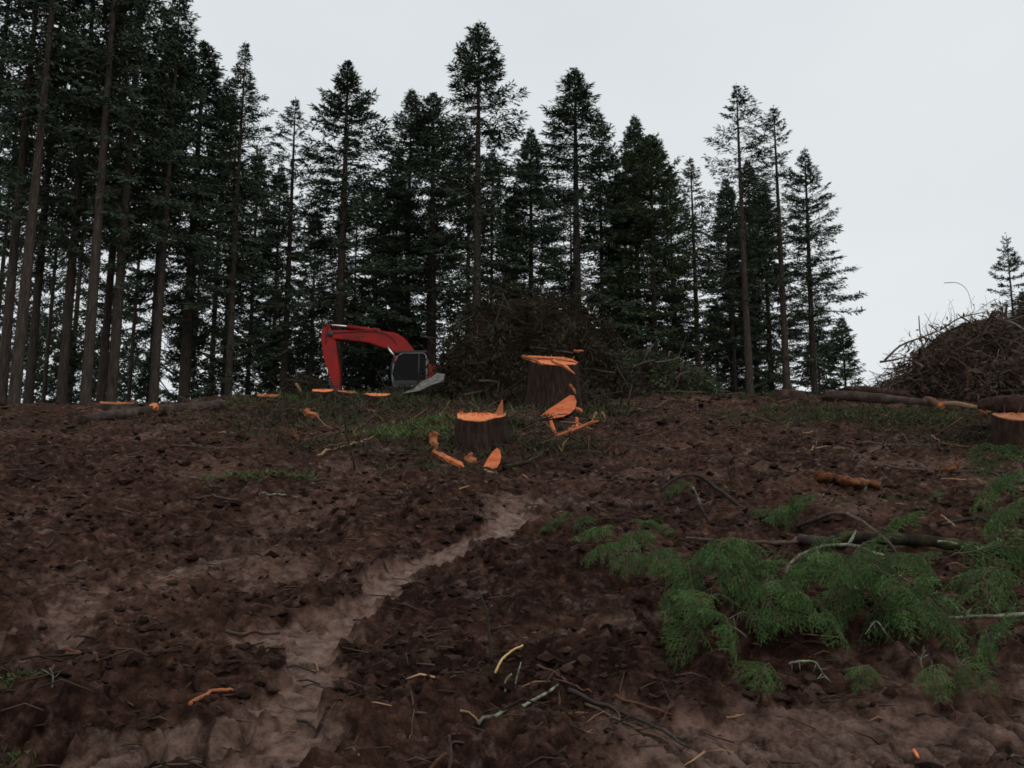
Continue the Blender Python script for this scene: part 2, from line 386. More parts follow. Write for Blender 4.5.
def make_ground():
    half = math.radians(37)
    th = np.concatenate([np.linspace(-PI, -half, 70)[:-1], np.linspace(-half, half, 920), np.linspace(half, PI, 70)[1:]])[:-1]
    rr = np.concatenate([np.linspace(0.15, 2.2, 12)[:-1], np.geomspace(2.2, 58, 800), np.geomspace(58, 1400, 45)[1:]])
    T, R = np.meshgrid(th, rr)
    X, Y = R * np.sin(T), R * np.cos(T)
    dth = np.gradient(th); dr = np.gradient(rr)
    S = np.maximum(R * dth[None, :], dr[:, None] * 0.6)
    Z, W = terrain(X.ravel(), Y.ravel(), S.ravel())
    nr, nt_ = R.shape
    v = np.column_stack([X.ravel(), Y.ravel(), Z])
    i = np.arange(nr - 1)[:, None] * nt_; j = np.arange(nt_)[None, :]; k = (j + 1) % nt_
    f = np.stack([i + j, i + k, i + nt_ + k, i + nt_ + j], -1).reshape(-1, 4)[:, ::-1]
    mb = MB(); mb.add(v, f, W)
    c = np.array([[0, 0, float(terrain(np.array([0.0]), np.array([0.0]))[0][0])]])
    n0 = mb.n; mb.add(c, [], 0.0)
    tri = np.stack([np.arange(nt_), (np.arange(nt_) + 1) % nt_, np.full(nt_, n0)], -1)
    mb.f.append(tri[:, ::-1]); mb.m.append(np.zeros(nt_))
    m, nt, b = new_mat('churned_mud')
    tc = N(nt, 'ShaderNodeTexCoord')
    at_ = N(nt, 'ShaderNodeAttribute', attribute_name='tint')
    n1 = N(nt, 'ShaderNodeTexNoise', Scale=1.1, Detail=10, Roughness=0.72)
    n2 = N(nt, 'ShaderNodeTexNoise', Scale=11, Detail=8, Roughness=0.7)
    for n in (n1, n2): nt.links.new(tc.outputs['Object'], n.inputs['Vector'])
    mx = N(nt, 'ShaderNodeMix'); mx.data_type = 'FLOAT'; mx.inputs[0].default_value = 0.5
    n0 = N(nt, 'ShaderNodeTexNoise', Scale=0.42, Detail=5, Roughness=0.6)
    nt.links.new(tc.outputs['Object'], n0.inputs['Vector'])
    m0 = N(nt, 'ShaderNodeMix'); m0.data_type = 'FLOAT'; m0.inputs[0].default_value = 0.45
    nt.links.new(n1.outputs['Fac'], m0.inputs[2]); nt.links.new(n0.outputs['Fac'], m0.inputs[3])
    nt.links.new(m0.outputs[0], mx.inputs[2]); nt.links.new(n2.outputs['Fac'], mx.inputs[3])
    dry = ramp(nt, mx.outputs[0], [(0.36, (0.006, 0.0028, 0.002)), (0.455, (0.024, 0.0112, 0.0076)), (0.53, (0.064, 0.0318, 0.0222)), (0.64, (0.15, 0.082, 0.058))])
    wetc = ramp(nt, n2.outputs['Fac'], [(0.34, (0.036, 0.0175, 0.0115)), (0.43, (0.115, 0.064, 0.046)), (0.55, (0.215, 0.13, 0.097)), (0.8, (0.31, 0.21, 0.16))])
    cm = N(nt, 'ShaderNodeMix'); cm.data_type = 'RGBA'
    nt.links.new(at_.outputs['Fac'], cm.inputs[0]); nt.links.new(dry, cm.inputs[6]); nt.links.new(wetc, cm.inputs[7])
    nt.links.new(cm.outputs[2], b.inputs['Base Color'])
    rg = N(nt, 'ShaderNodeMapRange'); rg.inputs['To Min'].default_value = 0.9; rg.inputs['To Max'].default_value = 0.5
    nt.links.new(at_.outputs['Fac'], rg.inputs[0]); 
    n4 = N(nt, 'ShaderNodeTexNoise', Scale=5.5, Detail=7, Roughness=0.75)
    nt.links.new(tc.outputs['Object'], n4.inputs['Vector'])
    gl = N(nt, 'ShaderNodeMapRange'); gl.inputs['From Min'].default_value = 0.56; gl.inputs['From Max'].default_value = 0.68
    nt.links.new(n4.outputs['Fac'], gl.inputs[0])
    rm = N(nt, 'ShaderNodeMix'); rm.data_type = 'FLOAT'; rm.inputs[3].default_value = 0.34
    nt.links.new(gl.outputs[0], rm.inputs[0]); nt.links.new(rg.outputs[0], rm.inputs[2])
    nt.links.new(rm.outputs[0], b.inputs['Roughness'])
    sp = N(nt, 'ShaderNodeMapRange'); sp.inputs['To Min'].default_value = 0.05; sp.inputs['To Max'].default_value = 0.16
    nt.links.new(at_.outputs['Fac'], sp.inputs[0]); sm_ = N(nt, 'ShaderNodeMix'); sm_.data_type = 'FLOAT'; sm_.inputs[3].default_value = 0.42
    nt.links.new(gl.outputs[0], sm_.inputs[0]); nt.links.new(sp.outputs[0], sm_.inputs[2]); nt.links.new(sm_.outputs[0], b.inputs['Specular IOR Level'])
    n3 = N(nt, 'ShaderNodeTexNoise', Scale=38, Detail=6, Roughness=0.7)
    nt.links.new(tc.outputs['Object'], n3.inputs['Vector'])
    bp = N(nt, 'ShaderNodeBump', Strength=1.0, Distance=0.03)
    nt.links.new(n3.outputs['Fac'], bp.inputs['Height']); nt.links.new(bp.outputs[0], b.inputs['Normal'])
    g = mb.build('ground', m)
    g['kind'] = 'structure'
make_ground()

# ------------------------------------------------------------------ clods, chips, low plants (stuff)
def scatter_polar(n, r0, r1, half_deg, rng):
    r = r0 * (r1 / r0) ** rng.uniform(0, 1, n)
    t = np.radians(rng.uniform(-half_deg, half_deg, n))
    return r * np.sin(t), r * np.cos(t), r

def ico():
    p = (1 + 5 ** 0.5) / 2
    v = np.array([(-1, p, 0), (1, p, 0), (-1, -p, 0), (1, -p, 0), (0, -1, p), (0, 1, p), (0, -1, -p), (0, 1, -p), (p, 0, -1), (p, 0, 1), (-p, 0, -1), (-p, 0, 1)]) / math.hypot(1, p)
    f = np.array([(0, 11, 5), (0, 5, 1), (0, 1, 7), (0, 7, 10), (0, 10, 11), (1, 5, 9), (5, 11, 4), (11, 10, 2), (10, 7, 6), (7, 1, 8), (3, 9, 4), (3, 4, 2), (3, 2, 6), (3, 6, 8), (3, 8, 9), (4, 9, 5), (2, 4, 11), (6, 2, 10), (8, 6, 7), (9, 8, 1)])
    return v, f

def make_clods():
    rng = np.random.default_rng(5)
    x, y, r = scatter_polar(24000, 2.6, 42, 34, rng)
    z, w = terrain(x, y)
    cl = gn(x / 0.9, y / 0.9, 61)
    keep = (w < 0.3) & (cl + rng.uniform(-0.3, 0.3, len(x)) > -0.05)
    x, y, z, r = x[keep], y[keep], z[keep], r[keep]
    v0, f0 = ico()
    n = len(x)
    s = (0.006 + 0.026 * rng.uniform(0, 1, n) ** 2.6) * (0.8 + r / 12)
    V = v0[None] * s[:, None, None] * (1 + rng.uniform(-0.6, 0.45, (n, 12, 1)))
    V = V * np.stack([rng.uniform(0.8, 1.7, n), rng.uniform(0.8, 1.4, n), rng.uniform(0.5, 0.95, n)], -1)[:, None, :]
    a = rng.uniform(0, 2 * PI, n); ca, sa = np.cos(a)[:, None], np.sin(a)[:, None]
    V = np.stack([V[..., 0] * ca - V[..., 1] * sa, V[..., 0] * sa + V[..., 1] * ca, V[..., 2]], -1)
    V = V + np.stack([x, y, z + s * 0.15], -1)[:, None, :]
    F = (f0[None] + (np.arange(n) * 12)[:, None, None]).reshape(-1, 3)
    mb = MB(); mb.add(V.reshape(-1, 3), F, np.repeat(rng.uniform(0.1, 0.9, n), 12))
    tag(mb.build('mud_clods', M['clod'], None, False), 'small dark clods of churned mud strewn over the slope', 'mud clods', kind='stuff')
make_clods()

def make_chips():
    rng = np.random.default_rng(6)
    mb = MB()
    x, y, r = scatter_polar(2600, 3.0, 42, 33, rng)
    z, w = terrain(x, y)
    for i in range(len(x)):
        if w[i] > 0.5 and rng.uniform() < 0.6: continue
        L = rng.uniform(0.03, 0.16) * (1 + r[i] / 14) * (1.8 if rng.uniform() < 0.15 else 1)
        rad = rng.uniform(0.0014, 0.0042) * (1 + r[i] / 9)
        a = rng.normal(0, 0.7) + (PI if rng.uniform() < .5 else 0); e = rng.normal(0.05, 0.16)
        d = np.array([math.cos(a) * math.cos(e), math.sin(a) * math.cos(e), math.sin(e)])
        p = np.array([x[i], y[i], z[i] + rad * 0.8])
        bend = np.array([0, 0, L * rng.uniform(-0.06, 0.15)]) + rng.normal(0, 0.05 * L, 3)
        t = rng.uniform(0.02, 0.55) if rng.uniform() < 0.94 else rng.uniform(0.6, 0.95)
        v, f = tube([p - d * L / 2, p + bend, p + d * L / 2], [rad, rad, rad * 0.6], 4, 0.25, i)
        mb.add(v, f, t)
    for (pp, sx, sy, n) in (((420, 425), 2.6, 2.4, 330), ((320, 415), 2.4, 2.4, 240), ((530, 440), 1.6, 1.6, 240), ((600, 410), 1.8, 2.2, 120), ((900, 425), 3.0, 2.0, 240), ((960, 450), 2.0, 1.4, 120), ((640, 720), 0.5, 0.3, 60), ((820, 590), 0.9, 0.8, 90)):
        c = ground_pt(*pp); k = c[1] / 14
        X = c[0] + rng.normal(0, sx * 0.6, n); Yv = c[1] + rng.normal(0, sy * 0.6, n); Z = terrain(X, Yv)[0]
        for i in range(n):
            L = rng.uniform(0.12, 0.55) * max(k, 0.4); rad = rng.uniform(0.003, 0.011) * max(k, 0.5)
            a = rng.uniform(0, 2 * PI); e = rng.normal(0.12, 0.3)
            d = np.array([math.cos(a) * math.cos(e), math.sin(a) * math.cos(e), math.sin(e)])
            p = np.array([X[i], Yv[i], Z[i] + rad + abs(math.sin(e)) * L * 0.4])
            v, f = tube([p - d * L / 2, p + rng.normal(0, 0.05 * L, 3), p + d * L / 2], [rad, rad * 0.9, rad * 0.4], 4, 0.25, i)
            mb.add(v, f, rng.uniform(0.05, 0.6) if rng.uniform() < 0.9 else rng.uniform(0.6, 0.9))
    tag(mb.build('wood_debris', M['chips']), 'fine twigs and wood chips littering the churned mud', 'wood debris', kind='stuff')
make_chips()

def make_cover():
    rng = np.random.default_rng(8)
    mb = MB()
    zones = [((420, 415), 3.0, 3.0, 150, 0.26, 0.24), ((300, 420), 2.6, 2.4, 120, 0.22, 0.22), ((560, 415), 1.6, 2.0, 120, 0.34, 0.28), ((530, 450), 1.2, 0.9, 80, 0.18, 0.26), ((470, 450), 0.9, 0.9, 60, 0.18, 0.3), ((345, 445), 1.6, 1.0, 90, 0.13, 0.28), ((1005, 446), 1.0, 0.5, 60, 0.2, 0.25), ((528, 405), 0.9, 0.6, 60, 0.5, 0.2),  # pixel centre, spread in m (x,y), tufts, blade height, tint
        ((408, 433), 0.9, 0.7, 190, 0.15, 0.86), ((268, 479), 0.5, 0.2, 60, 0.09, 0.72), ((225, 479), 0.35, 0.15, 30, 0.08, 0.7),
        ((300, 402), 2.2, 1.8, 150, 0.28, 0.45), ((360, 402), 2.2, 2.0, 170, 0.30, 0.48), ((420, 400), 1.8, 2.0, 130, 0.28, 0.4),
        ((350, 425), 1.4, 1.2, 100, 0.14, 0.42), ((540, 448), 1.0, 0.6, 70, 0.12, 0.45), ((590, 405), 1.2, 1.5, 90, 0.2, 0.4),
        ((820, 412), 2.4, 1.6, 220, 0.16, 0.5), ((880, 418), 2.2, 1.4, 190, 0.15, 0.5), ((940, 425), 2.0, 1.2, 150, 0.15, 0.42),
        ((775, 398), 1.4, 1.6, 110, 0.2, 0.5), ((660, 395), 2.4, 1.2, 90, 0.16, 0.42), ((950, 415), 1.6, 1.4, 100, 0.18, 0.38),
        ((440, 470), 0.6, 0.35, 40, 0.1, 0.5), ((900, 500), 0.7, 0.5, 40, 0.07, 0.5), ((15, 685), 0.13, 0.09, 34, 0.045, 0.6), ((4, 763), 0.08, 0.06, 12, 0.045, 0.8),
        ((500, 425), 0.6, 0.8, 60, 0.2, 0.45), ((60, 420), 2.0, 1.2, 50, 0.12, 0.3),
    ]
    for (pp, sx, sy, nt_, hb, tt) in zones:
        c = ground_pt(*pp)
        n = int(nt_ * 1.5); hb = hb * 0.8; tt = tt - 0.03
        x = c[0] + rng.normal(0, sx * 0.55, n); y = c[1] + rng.normal(0, sy * 0.6, n)
        z, _ = terrain(x, y)
        k = 16
        X = np.repeat(np.stack([x, y, z], -1), k, 0)
        X[:, :2] += rng.normal(0, hb * 0.8, (len(X), 2))
        u = rng.normal(size=(len(X), 3)) * np.array([0.8, 0.8, 0.5]) + np.array([0, 0, 0.65])
        u /= np.linalg.norm(u, axis=1, keepdims=True)
        l = hb * rng.uniform(0.4, 1.25, len(X))
        X[:, 2] += rng.uniform(-0.03, 0.25, len(X)) * hb
        v, f = leaf_quads(X, u, l, l * rng.uniform(0.03, 0.11, len(X)), rng)
        mb.add(v, f, np.repeat(np.clip(np.repeat(rng.normal(tt, 0.17, n), k) + rng.normal(0, 0.12, len(X)), 0, 1), 4))
    tag(mb.build('ground_cover', M['cover']), 'low green grass and leafy ground cover in patches on the mud', 'ground cover', kind='stuff')
make_cover()

# ------------------------------------------------------------------ conifers
def conifer(seed, H, cb, R, shape='fir', dens=1.0, ragged=0.3, up=1.0, step=0.42, trunk_r=0.30, flat=0.0, mat='needles'):
    """meshes of one conifer: trunk with limbs, crown of needle sprays"""
    rng = np.random.default_rng(seed)
    tb, cr = MB(), MB()
    nz = 16
    hh = np.linspace(-0.4, H, nz)
    bend = rng.normal(0, 0.0016 * H, 2)
    px = bend[0] * np.sin(hh / H * 3 + seed); py = bend[1] * np.cos(hh / H * 3 + seed)
    rad = trunk_r * (1 - np.clip(hh / H, 0, 1)) ** 0.75 + 0.012
    rad[0] *= 1.15; rad[1] *= 1.03
    v, f = tube(np.column_stack([px - px[0], py - py[0], hh]), rad, 9, 0.06, seed)
    tb.add(v, f)
    def axis(h):
        return np.array([np.interp(h, hh, px - px[0]), np.interp(h, hh, py - py[0]), h])
    # dead stubs under the crown
    h = 1.6
    while h < cb * H:
        a = rng.uniform(0, 2 * PI); L = rng.uniform(0.25, 1.3) * (0.5 + h / (cb * H))
        p = axis(h); d = np.array([math.cos(a), math.sin(a), rng.uniform(-0.35, 0.15)])
        v, f = tube([p, p + d * L * 0.6, p + d * L + np.array([0, 0, -0.15 * L])], [0.02, 0.014, 0.005], 3, cap=False)
        tb.add(v, f)
        h += rng.uniform(0.25, 0.8)
    PP, UU, LL, WW, TT = [], [], [], [], []
    h = cb * H
    ph1, ph2 = rng.uniform(0, 6, 2)
    while h < H - 0.08:
        t = (h - cb * H) / (H - cb * H)
        if shape == 'fir': prof = min(1.0, 0.55 + 1.6 * t) * (1 - t) ** 0.88 * 1.16
        elif shape == 'cone': prof = (1 - t) ** 0.85
        elif shape == 'column': prof = min(1.0, 0.6 + t * 2) * (1 - t ** 2.6) ** 0.9
        else: prof = (1 - t) ** 1.0
        vig = rng.uniform(0.6, 1.12)
        nb = rng.integers(4, 7)
        a0 = rng.uniform(0, 2 * PI)
        for b_ in range(nb):
            a = a0 + b_ * 2 * PI / nb + rng.normal(0, 0.25)
            sec = 1 + ragged * (math.sin(2 * a + h * 0.55 + ph1) * 0.6 + math.sin(a - h * 0.31 + ph2) * 0.6)
            if t < 0.9 and rng.uniform() < 0.13 + 0.3 * ragged + 0.35 * (gn(np.array([a * 0.9 + ph1]), np.array([h * 0.35 + ph2]), seed)[0] > 0.12): continue
            L = max(0.10, 1.42 * R * prof * (0.35 + 0.65 * vig) * sec * rng.uniform(0.8, 1.12))
            e = math.radians((-20 + 68 * t ** 1.3) * up + rng.normal(0, 6)) * (1 - flat)
            hd = np.array([math.cos(a), math.sin(a), 0.0])
            p0 = axis(h)
            def pos(s):
                s = np.asarray(s)
                return p0 + np.outer(s * L * math.cos(e * 0.5), hd) + np.outer(L * (math.tan(e) * s - 0.34 * (1 - t) * s ** 2 + 0.20 * s ** 3), [0, 0, 1])
            ss = np.linspace(0, 1, 4)
            v, f = tube(pos(ss), np.array([0.011, 0.009, 0.006, 0.003]) * (0.7 + L * 0.5), 3, cap=False)
            tb.add(v, f)
            m_ = max(6, int(L / 0.075 * dens * (0.82 + 0.88 * t)))
            tipk = min(1.0, 0.30 + 5.5 * (1 - t))
            s = rng.uniform(0.22 - 0.15 * t, 1.0, m_) ** 0.8
            P = pos(s)
            side = np.where(rng.uniform(size=m_) < .5, 1, -1)
            ang = side * np.radians(rng.uniform(25, 75, m_))
            ca, sa = np.cos(ang), np.sin(ang)
            tw = np.stack([hd[0] * ca - hd[1] * sa, hd[0] * sa + hd[1] * ca, rng.normal(-0.22, 0.22, m_) + 0.5 * t], -1)
            tw /= np.linalg.norm(tw, axis=1, keepdims=True)
            tl = (0.2 + 0.30 * (1.1 - s) * min(L, 2.4)) * rng.uniform(0.6, 1.2, m_) * tipk
            tint = np.clip(0.32 + 0.38 * s + rng.normal(0, 0.16, m_), 0, 1)
            for k in (0.0, 0.42, 0.78):
                q = P + tw * (tl * k)[:, None]
                uu = tw + rng.normal(0, 0.32, (m_, 3)) + np.array([0, 0, -0.16])
                uu /= np.linalg.norm(uu, axis=1, keepdims=True)
                PP.append(q); UU.append(uu)
                LL.append(rng.uniform(0.18, 0.38, m_) * (0.35 + 0.65 * tipk)); WW.append(rng.uniform(0.02, 0.05, m_) * (0.55 + 0.45 * tipk)); TT.append(tint)
        h += step * rng.uniform(0.7, 1.3) * (0.55 + 0.45 * (1 - t))
    # leader
    n = 14
    PP.append(axis(H - 0.05) + np.column_stack([np.zeros(n), np.zeros(n), rng.uniform(-0.9, 0.25, n)]))
    u = rng.normal(size=(n, 3)) * 0.5 + np.array([0, 0, 0.8]); u /= np.linalg.norm(u, axis=1, keepdims=True)
    UU.append(u); LL.append(np.full(n, 0.2)); WW.append(np.full(n, 0.025)); TT.append(np.full(n, 0.5))
    v, f = leaf_quads(np.concatenate(PP), np.concatenate(UU), np.concatenate(LL), np.concatenate(WW), rng)
    cr.add(v, f, np.repeat(np.concatenate(TT), 4))
    return tb.mesh('fir_trunk', M['bark']), cr.mesh('fir_crown', M[mat], smooth=False), H

KIND = {
    'tall':    conifer(101, 29, 0.36, 3.0, 'fir', 1.25, 0.32, trunk_r=0.25),
    'tall2':   conifer(102, 28, 0.42, 2.2, 'fir', 0.95, 0.42, trunk_r=0.23),
    'broad':   conifer(103, 27, 0.30, 3.8, 'fir', 1.5, 0.25, trunk_r=0.30),
    'open':    conifer(104, 28, 0.40, 2.9, 'fir', 0.95, 0.5, step=0.58, trunk_r=0.26),
    'slim':    conifer(105, 25, 0.36, 2.4, 'cone', 1.3, 0.3, trunk_r=0.20),
    'dense':   conifer(106, 24, 0.18, 3.2, 'cone', 1.6, 0.22, step=0.36, trunk_r=0.26),
    'green':   conifer(107, 23, 0.15, 2.9, 'column', 1.5, 0.25, step=0.36, trunk_r=0.22, mat='needles_green'),
    'ragged':  conifer(108, 24, 0.10, 3.3, 'cone', 1.25, 0.5, step=0.5, trunk_r=0.25),
    'tiered':  conifer(109, 20, 0.06, 3.6, 'cone', 1.15, 0.18, up=0.6, step=0.85, trunk_r=0.17),
    'young':   conifer(110, 11, 0.05, 2.0, 'cone', 1.3, 0.25, step=0.36, trunk_r=0.12),
    'thin':    conifer(111, 25, 0.55, 1.5, 'fir', 0.9, 0.45, step=0.5, trunk_r=0.13),
    'tall3':   conifer(121, 29, 0.33, 3.1, 'fir', 1.3, 0.4, step=0.46, trunk_r=0.26),
    'broad2':  conifer(122, 26, 0.24, 3.7, 'cone', 1.45, 0.35, trunk_r=0.28),
    'slim2':   conifer(123, 24, 0.30, 2.5, 'fir', 1.2, 0.4, trunk_r=0.19),
    'pole':    conifer(112, 29, 0.48, 2.2, 'fir', 0.9, 0.42, trunk_r=0.25),
}

def tree(kind, px, Y, top=None, H=None, label='', group=None, rot=None, wide=1.0, cat='fir tree'):
    tm, cm, H0 = KIND[kind]
    x0 = at(px, 392, Y)[0]
    z = float(macro(np.array([x0]), np.array([Y]))[0]) - 0.1
    if top is not None:
        k = (CY - top) / FPX
        H = EYE + Y * (k * CP + SP) / (CP - k * SP) - z
    s = H / H0
    r = empty('fir_tree', (x0, Y, z), rot if rot is not None else random.uniform(0, 6.28), label, cat, group)
    sx = (0.55 * s + 0.45) * wide
    r.scale = (sx, sx, s)
    link(D.objects.new('trunk', tm), r)
    link(D.objects.new('crown', cm), r)
    return r

FRONT = [
    ('pole', -30, 46, None, 30, 'bare tall fir trunk just outside the left border of the forest'),
    ('tall', 2, 44, None, 30, 'fir trunk cut by the left edge of the photo'),
    ('pole', 15, 42, None, 31, 'thickest bare fir trunk at far left, leaning right as it rises'),
    ('tall2', 29, 47, None, 29, 'slimmer fir trunk just right of the thickest left trunk'),
    ('thin', 44, 55, None, 27, 'thin pole fir standing against a bright gap at left'),
    ('tall3', 62, 46, None, 29, 'fir behind the left end of the long fallen log'),
    ('pole', 86, 43, None, 30, 'stout brown fir trunk standing left of the low stump at left'),
    ('tall2', 101, 49, None, 29, 'first trunk of the close pair right behind the low left stump'),
    ('tall', 112, 45, None, 30, 'second, paler trunk of the close pair behind the low left stump'),
    ('thin', 129, 58, None, 27, 'thin dark fir stem right of the close pair of trunks'),
    ('tall3', 154, 46, -12, None, 'straight grey fir trunk rising behind the middle of the fallen log'),
    ('broad', 185, 50, 44, None, 'fir with pointed dark crown above the right end of the fallen log'),
    ('slim', 211, 62, 80, None, 'slender fir between two pointed crowns at left'),
    ('tall2', 229, 48, 44, None, 'tall fir with tiered branches jutting into the sky at left'),
    ('slim2', 247, 63, 150, None, 'thin shaded fir right of the tall tiered one'),
    ('slim', 272, 60, 165, None, 'short slender fir filling the dip left of the excavator'),
    ('open', 283, 52, 100, None, 'pale trunked open fir left of the excavator arm'),
    ('broad2', 336, 50, 62, None, 'wide dense pyramid fir right above the excavator'),
    ('thin', 352, 60, 175, None, 'thin fir stem seen just above the excavator boom'),
    ('slim', 374, 58, 190, None, 'short fir at the bright gap over the excavator boom'),
    ('slim2', 393, 60, 150, None, 'slim fir on the right side of the bright gap'),
    ('tall', 406, 55, 89, None, 'fir with narrow tip rising over the excavator cab'),
    ('broad', 431, 53, 94, None, 'bushy fir joined to the left shoulder of the tallest tree'),
    ('tall3', 477, 48, 22, None, 'tallest fir with ragged open top behind the brush pile'),
    ('slim', 492, 58, 150, None, 'shaded slim fir close behind the tallest tree'),
    ('dense', 531, 58, 129, None, 'shorter fir right of the tallest tree'),
    ('broad2', 579, 50, 68, None, 'big pyramid fir behind the orange topped stumps'),
    ('slim2', 604, 54, 114, None, 'narrow fir touching the right side of the big pyramid fir'),
    ('dense', 640, 54, 117, None, 'dark compact fir with a rounded blunt tip over the green pile'),
    ('green', 656, 51, 137, None, 'lighter green bushy fir right of the compact dark one'),
    ('slim2', 676, 60, 166, None, 'short fir behind the right side of the green bushy fir'),
    ('open', 699, 56, 159, None, 'sparse fir standing by a wide sky gap right of middle'),
    ('dense', 735, 58, 180, None, 'low dark cone shaped fir tucked left of the tall sparse one'),
    ('open', 750, 48, 85, None, 'tall sparse fir with long bare trunk and open crown'),
    ('slim', 758, 62, 160, None, 'thin dark stem close right of the tall bare trunk'),
    ('dense', 772, 60, 185, None, 'dark fir between the two tall bare trunks at right'),
    ('open', 787, 49, 108, None, 'tall fir with bare trunk standing second from right in the row'),
    ('ragged', 815, 51, 150, None, 'ragged wide fir at the right end of the forest edge'),
    ('young', 846, 56, 318, None, 'small fir at the foot of the right end of the forest'),
    ('tiered', 1020, 72, 234, None, 'lone spire shaped fir behind the brush pile at right'),
    ('young', 1032, 66, 292, None, 'small fir beside the lone fir at the right border'),
]
for k, px, Y, top, H, lab in FRONT:
    tree(k, px, Y, top, H, lab, 'firs along the edge of the forest', wide=1.22 if px in (336, 431, 579, 477, 185) else 1.0)

ENV = ([-80, 0, 150, 195, 210, 230, 250, 270, 298, 320, 345, 375, 412, 437, 460, 483, 510, 533, 560, 583, 607, 643, 661, 690, 720, 739, 775, 800, 815, 840],
       [-40, -40, -20, 60, 60, 75, 70, 140, 120, 95, 90, 160, 110, 110, 105, 90, 130, 150, 110, 100, 130, 135, 150, 185, 215, 195, 190, 190, 210, 300])
rb = random.Random(3)
for i in range(23):
    px = -70 + 890 * (i + rb.uniform(0.1, 0.9)) / 23
    Y = rb.uniform(60, 96)
    top = float(np.interp(px, *ENV)) + rb.uniform(20, 120)
    tree(rb.choice(['tall', 'tall2', 'slim', 'pole', 'dense', 'open', 'thin', 'tall3', 'slim2', 'broad2']), px, Y, top, None,
         'dark fir deep in the forest, half hidden by the front row', 'firs deep inside the forest', wide=rb.uniform(0.85, 1.1))
for i in range(20):
    px = -50 + 880 * (i + rb.uniform(0.1, 0.9)) / 20
    tree('young', px, rb.uniform(54, 78), rb.uniform(285, 355), None,
         'young dark fir growing in the shade between the tall trunks', 'young firs under the tall trees', wide=rb.uniform(0.9, 1.3))

for px, Y, top in [(352, 56, 300), (366, 60, 318), (381, 57, 308), (396, 62, 290), (412, 58, 322), (306, 58, 320), (275, 60, 330)]:
    tree('young', px, Y, top, None, 'young dark fir growing in the shade between the tall trunks', 'young firs under the tall trees', wide=1.1)

